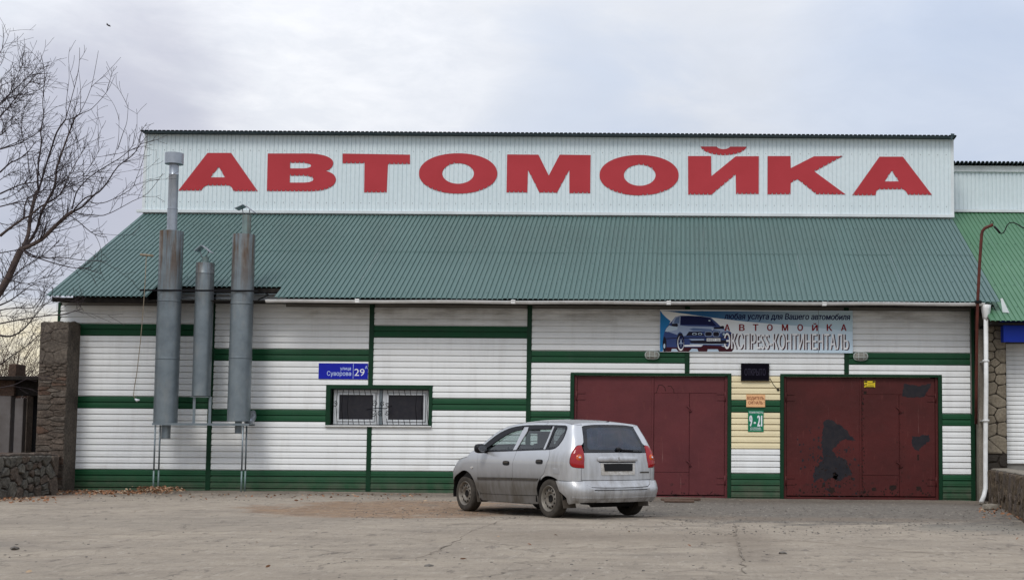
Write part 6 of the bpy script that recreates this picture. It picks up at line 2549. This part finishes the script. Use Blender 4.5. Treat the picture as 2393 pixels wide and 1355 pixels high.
# wiper
mb = MB()
wp = lambda y, z: SP(uy(abs(y), z), z) * 1.0
def wpt(y, z, o_=.03):
    p = SP(uy(abs(y), z), z)
    return Vector((p.x - o_, y, z))
mb.tube([wpt(-.02, 1.06), wpt(-.10, 1.048), wpt(-.30, 1.040)], [.018, .012, .009], 6)
mb.tube([wpt(-.08, 1.035, .022), wpt(-.30, 1.026, .022), wpt(-.50, 1.018, .022)], .008, 5)
mb.lathe([(0, -.05), (.03, -.045), (.03, .0)], 'x', 12, (wpt(-.02, 1.06).x + .02, -.02, 1.06))
mb.build('rear_wiper', 'car_black', hb)
mb = MB()
mb.tube([(-.36, 0, 1.468), (-.41, 0, 1.482)], [.018, .012], 8)
mb.build('washer_nozzle', 'car_black', hb)


# top surfaces
def TP(u, v):
    zs_ = sinterp(ZS, u)
    b = SP(u, zs_)
    if u < -.3:
        b = SP(max(u, -.6), zs_)
        b.z = zs_
    zc = sinterp(ZC, u)
    if u > 3.1:
        pass
    k = 1 - abs(v) ** 2.6
    x = b.x + (.035 * (1 - v * v) if u > 2.0 else -.045 * (1 - v * v) * min(max((.1 - u) / .6, 0), 1))
    return Vector((x, b.y * v, zs_ + (zc - zs_) * k))


def top_patch(u0, u1, v0=-1, v1=1, nu=20, nv=24, off=0.0, ins=None):
    vs, fs = [], []
    for i in range(nu + 1):
        u = u0 + (u1 - u0) * i / nu
        for j in range(nv + 1):
            a, b = (v0, v1) if ins is None else ins(u)
            v = a + (b - a) * j / nv
            p = TP(u, v)
            if off:
                e = .01
                n = (TP(u + e, v) - TP(u - e, v)).cross(TP(u, min(v + e, 1)) - TP(u, max(v - e, -1))).normalized()
                if n.z < 0:
                    n = -n
                p = p + n * off
            vs.append(p)
    for i in range(nu):
        for j in range(nv):
            fs.append((i * (nv + 1) + j, (i + 1) * (nv + 1) + j, (i + 1) * (nv + 1) + j + 1, i * (nv + 1) + j + 1))
    return vs, fs


car_part('roof', 'car_silver_rear', [top_patch(-.6, 1.40, nu=26)], ang=60)
car_part('bonnet', 'car_silver', [top_patch(2.34, 3.1, nu=16)], ang=60)
car_part('windscreen_pillar', 'car_black', [top_patch(1.40, 2.34, .90, 1, 18, 4)], ang=60)
car_part('windscreen_pillar', 'car_black', [top_patch(1.40, 2.34, -1, -.90, 18, 4)], ang=60)
car_part('windscreen', 'car_glass', [top_patch(1.40, 2.28, -.90, .90, 18, 20)], ang=60)
car_part('wiper_cowl', 'car_black', [top_patch(2.28, 2.34, -.90, .90, 2, 20)], ang=60)
# nose between bonnet edge and bumper
vs, fs = [], []
nu = 24
prev = None
us_ = [3.1 + .6 * i / 10 for i in range(11)]
for u in us_:
    a = SP(u, .735)
    t = (u - 3.1) / .6
    q = TP(3.1, 1 - t)
    vs += [a, q]
for i in range(10):
    fs.append((2 * i, 2 * i + 1, 2 * i + 3, 2 * i + 2))
mb = MB()
mb.add(vs, fs, 0, True)
mb.add([(v[0], -v[1], v[2]) for v in vs], [f[::-1] for f in fs], 0, True)
mb.build('nose_panel', 'car_silver', car)
mb = MB()
mb.box(3.285, 3.31, -.45, .45, .60, .70)
mb.build('grille', 'car_black', car)

# inner shell (dark) so that the gaps and wheel arches read black
mb = MB()
mb.box(.40, 2.08, -.77, .77, .19, .52)
mb.box(-.62, -.36, -.60, .60, .26, .56)
mb.box(-.58, 3.0, -.50, .50, .26, .50)
mb.box(-.40, .40, -.50, .50, .30, .60)
mb.box(2.9, 3.15, -.6, .6, .25, .6)
inner = mb.build('underbody', 'underbody', car)
for cx, r in ((2.5, .40), (0, .37)):
    for s_ in (1, -1):
        mb = MB()
        vs, fs = [], []
        n = 20
        for i in range(n + 1):
            a = math.radians(-10 + 200 * i / n)
            for yy in (.50, .815):
                vs.append((cx + r * math.cos(a), s_ * yy, .30 + r * math.sin(a)))
        for i in range(n):
            fs.append((2 * i, 2 * i + 1, 2 * i + 3, 2 * i + 2))
        mb.add(vs, fs, 0, True)
        k = len(mb.v)
        c_ = [(cx, s_ * .50, .30)]
        mb.add([(cx, s_ * .50, .30)] + [(cx + r * math.cos(math.radians(-10 + 200 * i / n)), s_ * .50, .30 + r * math.sin(math.radians(-10 + 200 * i / n))) for i in range(n + 1)], [(0, i + 1, i + 2) for i in range(n)])
        mb.build('wheel_arch_liner', 'underbody', car)
# inner side skins behind the shut lines
ish = [(2.6, .56), (2.3, .72), (2.08, .80), (2.1, .93), (.0, .98), (-.25, .98), (-.25, .66), (.1, .66), (.4, .45), (.4, .30), (2.0, .30), (2.05, .56)]
for M_ in (False, True):
    car_part('inner_panel', 'underbody', [skin(ish, off=-.016, lip=0, step=.1)], mirror=M_)
both('inner_tail', 'underbody', [[(-1.2, .30), (-.6, .30), (-.32, .45), (-.32, .9), (-.4, 1.1), (uy(.62, 1.1), 1.1), (uy(.6, 1.0), 1.0), (-1.2, 1.0)]], off=-.018, lip=0, step=.1)

# wheels
def wheel(x, y, s_, steer=0.0):
    root = bpy.data.objects.new('wheel', None)
    root.location = (x, y, .298)
    root.rotation_euler = (0, .37 * x, steer)
    root.parent = car
    COL.objects.link(root)
    mb = MB()
    T = [(.195, -.085), (.215, -.092), (.262, -.094), (.286, -.084), (.297, -.062), (.298, 0), (.297, .062), (.286, .084), (.262, .094), (.215, .092), (.195, .085), (.185, .07), (.185, -.07), (.195, -.085)]
    mb.lathe([(r, h * s_) for r, h in T], 'y', 48)
    for g in (-.035, 0, .035):
        mb.lathe([(.2965, g - .004), (.2985, g - .003), (.2985, g + .003), (.2965, g + .004)], 'y', 48, mi=0)
    o = mb.build('tyre', 'tyre', root)
    smooth_by_angle(o, 45)
    mb = MB()
    Rm = [(.186, .0), (.196, .082), (.202, .088), (.196, .094), (.186, .088), (.176, .070), (.168, .046), (.160, .040), (.150, .055), (.118, .066), (.100, .062), (.088, .040), (.080, .036), (.062, .046), (.0, .048)]
    mb.lathe([(r, h * s_) for r, h in Rm], 'y', 48)
    o = mb.build('rim', 'steel_rim', root)
    smooth_by_angle(o, 50)
    mb = MB()
    for i in range(12):
        a = 2 * math.pi * i / 12
        cx_, cz_ = .136 * math.cos(a), .136 * math.sin(a)
        pts = []
        for k in range(12):
            b = 2 * math.pi * k / 12
            ra, ta = .0165 * math.cos(b), .0155 * math.sin(b)
            pts.append((cx_ + ra * math.cos(a) - ta * math.sin(a), s_ * (.0655 + (.0025 if ra < 0 else -.003)), cz_ + ra * math.sin(a) + ta * math.cos(a)))
        mb.poly(pts, (0, s_, 0), .006)
    mb.build('rim_hole', 'rim_hole', root)
    mb = MB()
    mb.lathe([(.060, .046 * s_), (.056, .052 * s_), (.042, .055 * s_), (.036, .050 * s_), (0, .050 * s_)], 'y', 24)
    for i in range(4):
        a = 2 * math.pi * i / 4 + .6
        mb.lathe([(.009, .04 * s_), (.009, .062 * s_), (0, .064 * s_)], 'y', 6, (.048 * math.cos(a), 0, .048 * math.sin(a)))
    mb.build('hub', 'rim_hole', root)


# (front wheels turned slightly, as parked)
wheel(2.5, .735, 1, .0)
wheel(2.5, -.735, -1, .0)
wheel(0, .735, 1)
wheel(0, -.735, -1)
for (x, y) in ((2.10, .0), (-.375, .0)):
    for s_ in (1, -1):
        mb = MB()
        xb = x
        vs = []
        if x > 0:
            q = [(xb + .02, .70, .42), (xb + .02, .825, .42), (xb - .02, .83, .20), (xb - .02, .67, .20)]
            q = [(2.13, .64, .36), (2.13, .826, .36), (2.07, .826, .17), (2.07, .64, .17)]
        else:
            q = [(-.36, .60, .40), (-.33, .825, .42), (-.40, .815, .165), (-.42, .60, .165)]
        vs = [(a, b * s_, c) for a, b, c in q] + [(a + .012, b * s_, c) for a, b, c in q]
        mb.add(vs, [(0, 1, 2, 3), (7, 6, 5, 4), (0, 4, 5, 1), (1, 5, 6, 2), (2, 6, 7, 3), (3, 7, 4, 0)])
        mb.build('mud_flap', 'mud_flap', car)
# exhaust and silencer
mb = MB()
mb.tube([(-.30, .42, .24), (-.45, .42, .24), (-.62, .43, .235)], [.028, .028, .03], 12)
mb.tube([(-.40, -.45, .25), (-.40, .30, .25)], .085, 14)
mb.tube([(-.40, .30, .25), (-.35, .42, .24)], .03, 8)
mb.build('silencer', 'underbody', car)

# cabin
mb = MB()
mb.box(-.5, 2.3, -.70, .70, .45, .60)
mb.box(-.56, -.2, -.60, .60, .60, .92)
mb.build('floor', 'underbody', car)


def seat(x, y, w, h=.60, z0=.60):
    mb = MB()
    mb.box(x - .05, x + .45, y - w, y + w, z0, z0 + .16)
    vs = []
    mb.add([(x - .06, y - w, z0 + .05), (x + .06, y - w, z0 + .05), (x + .06, y + w, z0 + .05), (x - .06, y + w, z0 + .05),
            (x - .18, y - w * .86, z0 + h), (x - .09, y - w * .86, z0 + h), (x - .09, y + w * .86, z0 + h), (x - .18, y + w * .86, z0 + h)],
           [(0, 3, 2, 1), (4, 5, 6, 7), (0, 1, 5, 4), (1, 2, 6, 5), (2, 3, 7, 6), (3, 0, 4, 7)])
    o = mb.build('seat', 'seat_cloth', car)
    bevel(o, .05, 3)
    return o


def headrest(x, y, z, parent):
    mb = MB()
    mb.box(x - .05, x + .04, y - .13, y + .13, z, z + .20)
    for s_ in (-.05, .05):
        mb.tube([(x, y + s_, z - .1), (x, y + s_, z + .02)], .007, 6)
    o = mb.build('headrest', 'seat_cloth', parent)
    bevel(o, .06, 4)


for y in (.36, -.36):
    s0 = seat(.95, y, .25, .62, .52)
    headrest(.80, y, 1.13, s0)
sr = seat(.12, 0, .60, .56, .52)
for y in (.32, -.32):
    headrest(-.02, y, 1.10, sr)
mb = MB()
mb.box(1.72, 2.3, -.68, .68, .70, .965)
o = mb.build('dashboard', 'dash_grey', car)
bevel(o, .06, 3)
mb = MB()
pts = []
for i in range(25):
    a = 2 * math.pi * i / 24
    pts.append((1.62 + .06 * math.sin(a), .36 + .175 * math.cos(a), .93 + .165 * math.sin(a)))
mb.tube(pts, .014, 6)
mb.tube([(1.62, .19, .93), (1.66, .36, .92), (1.62, .53, .93)], .02, 6)
mb.build('steering_wheel', 'dash_grey', car)
mb = MB()
mb.box(1.66, 1.70, -.12, .12, 1.30, 1.37)
o = mb.build('interior_mirror', 'dash_grey', car)
bevel(o, .015, 2)

# ------------------------------------------------------------------ ground bits
chip = random.Random(9)


def chunk_mesh(name, m, seed, sq=.6):
    bm = bmesh.new()
    bmesh.ops.create_icosphere(bm, subdivisions=1, radius=1)
    r = random.Random(seed)
    for v in bm.verts:
        v.co *= r.uniform(.7, 1.2)
        v.co.z *= sq
    me = bpy.data.meshes.new(name)
    bm.to_mesh(me)
    bm.free()
    me.materials.append(MAT[m])
    return me


mb = MB()
ico = chunk_mesh('chip_proto', 'stone_chip', 1)
iv = [v.co.copy() for v in ico.vertices]
iff = [tuple(p.vertices) for p in ico.polygons]


def scatter(mb, n, fx, fy, size, rr):
    for _ in range(n):
        p = gpt(fx(), fy())
        s = size()
        a = rr.uniform(0, 6.28)
        M = Matrix.Rotation(a, 3, 'Z') @ Matrix.Diagonal((1, rr.uniform(.5, 1), rr.uniform(.4, .8))).to_3x3()
        mb.add([M @ v * s + Vector((p.x, p.y, p.z + s * .15)) for v in iv], iff, 0, False)


scatter(mb, 520, lambda: chip.uniform(-20, 2400), lambda: 1178 + 185 * chip.random() ** .8, lambda: .006 + .016 * chip.random() ** 3, chip)
scatter(mb, 1500, lambda: chip.uniform(1380, 2390), lambda: chip.uniform(1167, 1250), lambda: .006 + .016 * chip.random() ** 2, chip)
scatter(mb, 500, lambda: chip.uniform(820, 1250), lambda: chip.uniform(1168, 1215), lambda: .006 + .018 * chip.random() ** 2, chip)
scatter(mb, 400, lambda: chip.uniform(180, 1060), lambda: chip.uniform(1150, 1172), lambda: .006 + .02 * chip.random() ** 2, chip)
o = mb.build('gravel', 'stone_chip')
tag(o, 'loose grit and small stones scattered over the yard', 'gravel', kind='stuff')

mb = MB()
lf = random.Random(4)


def leaves(mb, n, fx, fy, pile=0.0):
    for _ in range(n):
        p = gpt(fx(), fy())
        s = lf.uniform(.018, .045)
        e = Matrix.Rotation(lf.uniform(0, 6.28), 3, 'Z') @ Matrix.Rotation(lf.uniform(-.9, .9), 3, 'X') @ Matrix.Rotation(lf.uniform(-.7, .7), 3, 'Y')
        q = [(-1, 0, 0), (-.3, -.5, .1), (.5, -.4, .15), (1, 0, 0), (.5, .45, .2), (-.3, .5, .1)]
        c_ = Vector((p.x, p.y, p.z + .015 + pile * lf.random()))
        mb.add([e @ Vector(v) * s + c_ for v in q], [(0, 1, 2, 3), (0, 3, 4, 5)], 0 if lf.random() < .7 else 1)


leaves(mb, 420, lambda: lf.gauss(368, 30), lambda: 1148 + abs(lf.gauss(0, 3.5)), .11)
leaves(mb, 420, lambda: lf.uniform(130, 330), lambda: 1150 + abs(lf.gauss(0, 3.5)), .04)
leaves(mb, 130, lambda: lf.uniform(-10, 130), lambda: 1165 + abs(lf.gauss(0, 6)), .03)
leaves(mb, 120, lambda: lf.uniform(420, 1000), lambda: 1155 + abs(lf.gauss(0, 5)))
leaves(mb, 90, lambda: lf.uniform(2290, 2390), lambda: 1185 + abs(lf.gauss(0, 14)), .02)
leaves(mb, 14, lambda: lf.uniform(0, 2393), lambda: lf.uniform(1190, 1350))
o = mb.build('fallen_leaves', ['dry_leaf', 'pale_leaf'])
tag(o, 'dry reddish leaves blown against the foot of the facade', 'leaves', kind='stuff')

p = gpt(2316, 1190)
me = chunk_mesh('loose_rock', 'rock', 5, .62)
rk = new_obj('loose_rock', me, None, None, (p.x, p.y, p.z + .05))
rk.scale = (.16, .11, .13)
tag(rk, 'single pale rock lying at the foot of the white downpipe', 'rock')
for (x, y, s, lab) in ((2296, 1179, .07, 'small dark stone under the mouth of the downpipe'), (33, 1283, .045, 'small dark stone alone in the left foreground'), (1003, 1325, .045, 'small dark stone in the foreground left of the car'), (1830, 1294, .04, 'small dark stone in the foreground below the gates')):
    p = gpt(x, y)
    o = new_obj('loose_stone', chunk_mesh('loose_stone', 'stone_chip' if s < .06 else 'rock', int(x)), None, None, (p.x, p.y, p.z + s * .3))
    o.scale = (s * 1.3, s, s * .8)
    tag(o, lab, 'stone')

# planks at the threshold of the left gate
for j, (xa_, xb_, yy, lab) in enumerate(((1545, 1636, 1169, 'old dark plank lying against the left gate threshold'), (1552, 1622, 1173, 'shorter weathered plank in front of the one at the left gate'))):
    a, b_ = gpt(xa_, yy), gpt(xb_, yy + 1)
    c = (a + b_) / 2
    mb = MB()
    Lh = (b_ - a).length / 2
    mb.box(-Lh, Lh, -.07, .07, -.01, .03)
    o = mb.build('plank', 'old_plank', None, (c.x, c.y, c.z + .02 + .0 * j))
    o.rotation_euler = (.1, -.01 + .02 * j, math.atan2(b_.y - a.y, b_.x - a.x) + .02 * j)
    bevel(o, .006, 1)
    tag(o, lab, 'plank')

# long irregular cracks in the paving
for pts, w in (([(1722, 1228), (1716, 1245), (1724, 1262), (1730, 1285), (1738, 1310), (1741, 1345)], .035), ([(1185, 1212), (1150, 1225), (1105, 1242), (1060, 1268), (1020, 1290), (960, 1312)], .030), ([(960, 1312), (860, 1308), (780, 1306)], .018), ([(1800, 1262), (1950, 1272), (2110, 1290), (2230, 1300)], .018)):
    rc = random.Random(int(w * 1000) + len(pts))
    P3 = []
    for i in range(len(pts) - 1):
        for s in range(7):
            t = s / 7
            q = gpt(pts[i][0] + (pts[i + 1][0] - pts[i][0]) * t, pts[i][1] + (pts[i + 1][1] - pts[i][1]) * t)
            P3.append(q + Vector((rc.uniform(-.035, .035), rc.uniform(-.03, .03), 0)))
    mb = MB()
    vs, fs = [], []
    for i, q in enumerate(P3):
        d = P3[min(i + 1, len(P3) - 1)] - P3[max(i - 1, 0)]
        nrm = Vector((-d.y, d.x, 0)).normalized() * w * rc.choice((.02, .05, .15, .3, .5)) * rc.uniform(.5, 1.0)
        vs += [q + nrm + Vector((0, 0, .012)), q + Vector((0, 0, .016)), q - nrm + Vector((0, 0, .012))]
    for i in range(len(P3) - 1):
        fs += [(i * 3, i * 3 + 1, i * 3 + 4, i * 3 + 3), (i * 3 + 1, i * 3 + 2, i * 3 + 5, i * 3 + 4)]
    mb.add(vs, fs)
    if 'crack_dirt' not in MAT:
        mk('crack_dirt', (.17, .14, .11), .95, col2=(.27, .23, .19), scale=9, bump=.6, bscale=40)
    mb.build('crack', 'crack_dirt', ground)

# bird far off
b0 = at(253, 60, 60)
bird = MB()
bird.tube([(-.09, 0, .05), (-.03, 0, .02), (.05, 0, -.02), (.11, 0, -.05)], [.01, .035, .035, .008], 6)
bird.add([(-.03, 0, .03), (.04, 0, .0), (.03, .20, .06), (-.02, .18, .08)], [(0, 1, 2, 3)])
bird.add([(-.03, 0, .03), (.04, 0, .0), (.03, -.20, .04), (-.02, -.18, .06)], [(3, 2, 1, 0)])
tag(bird.build('bird', 'twig', None, b0), 'tiny dark bird flying in the bright sky at upper left', 'bird')
for (x, y) in ((153, 212), (219, 228), (194, 264)):
    pass
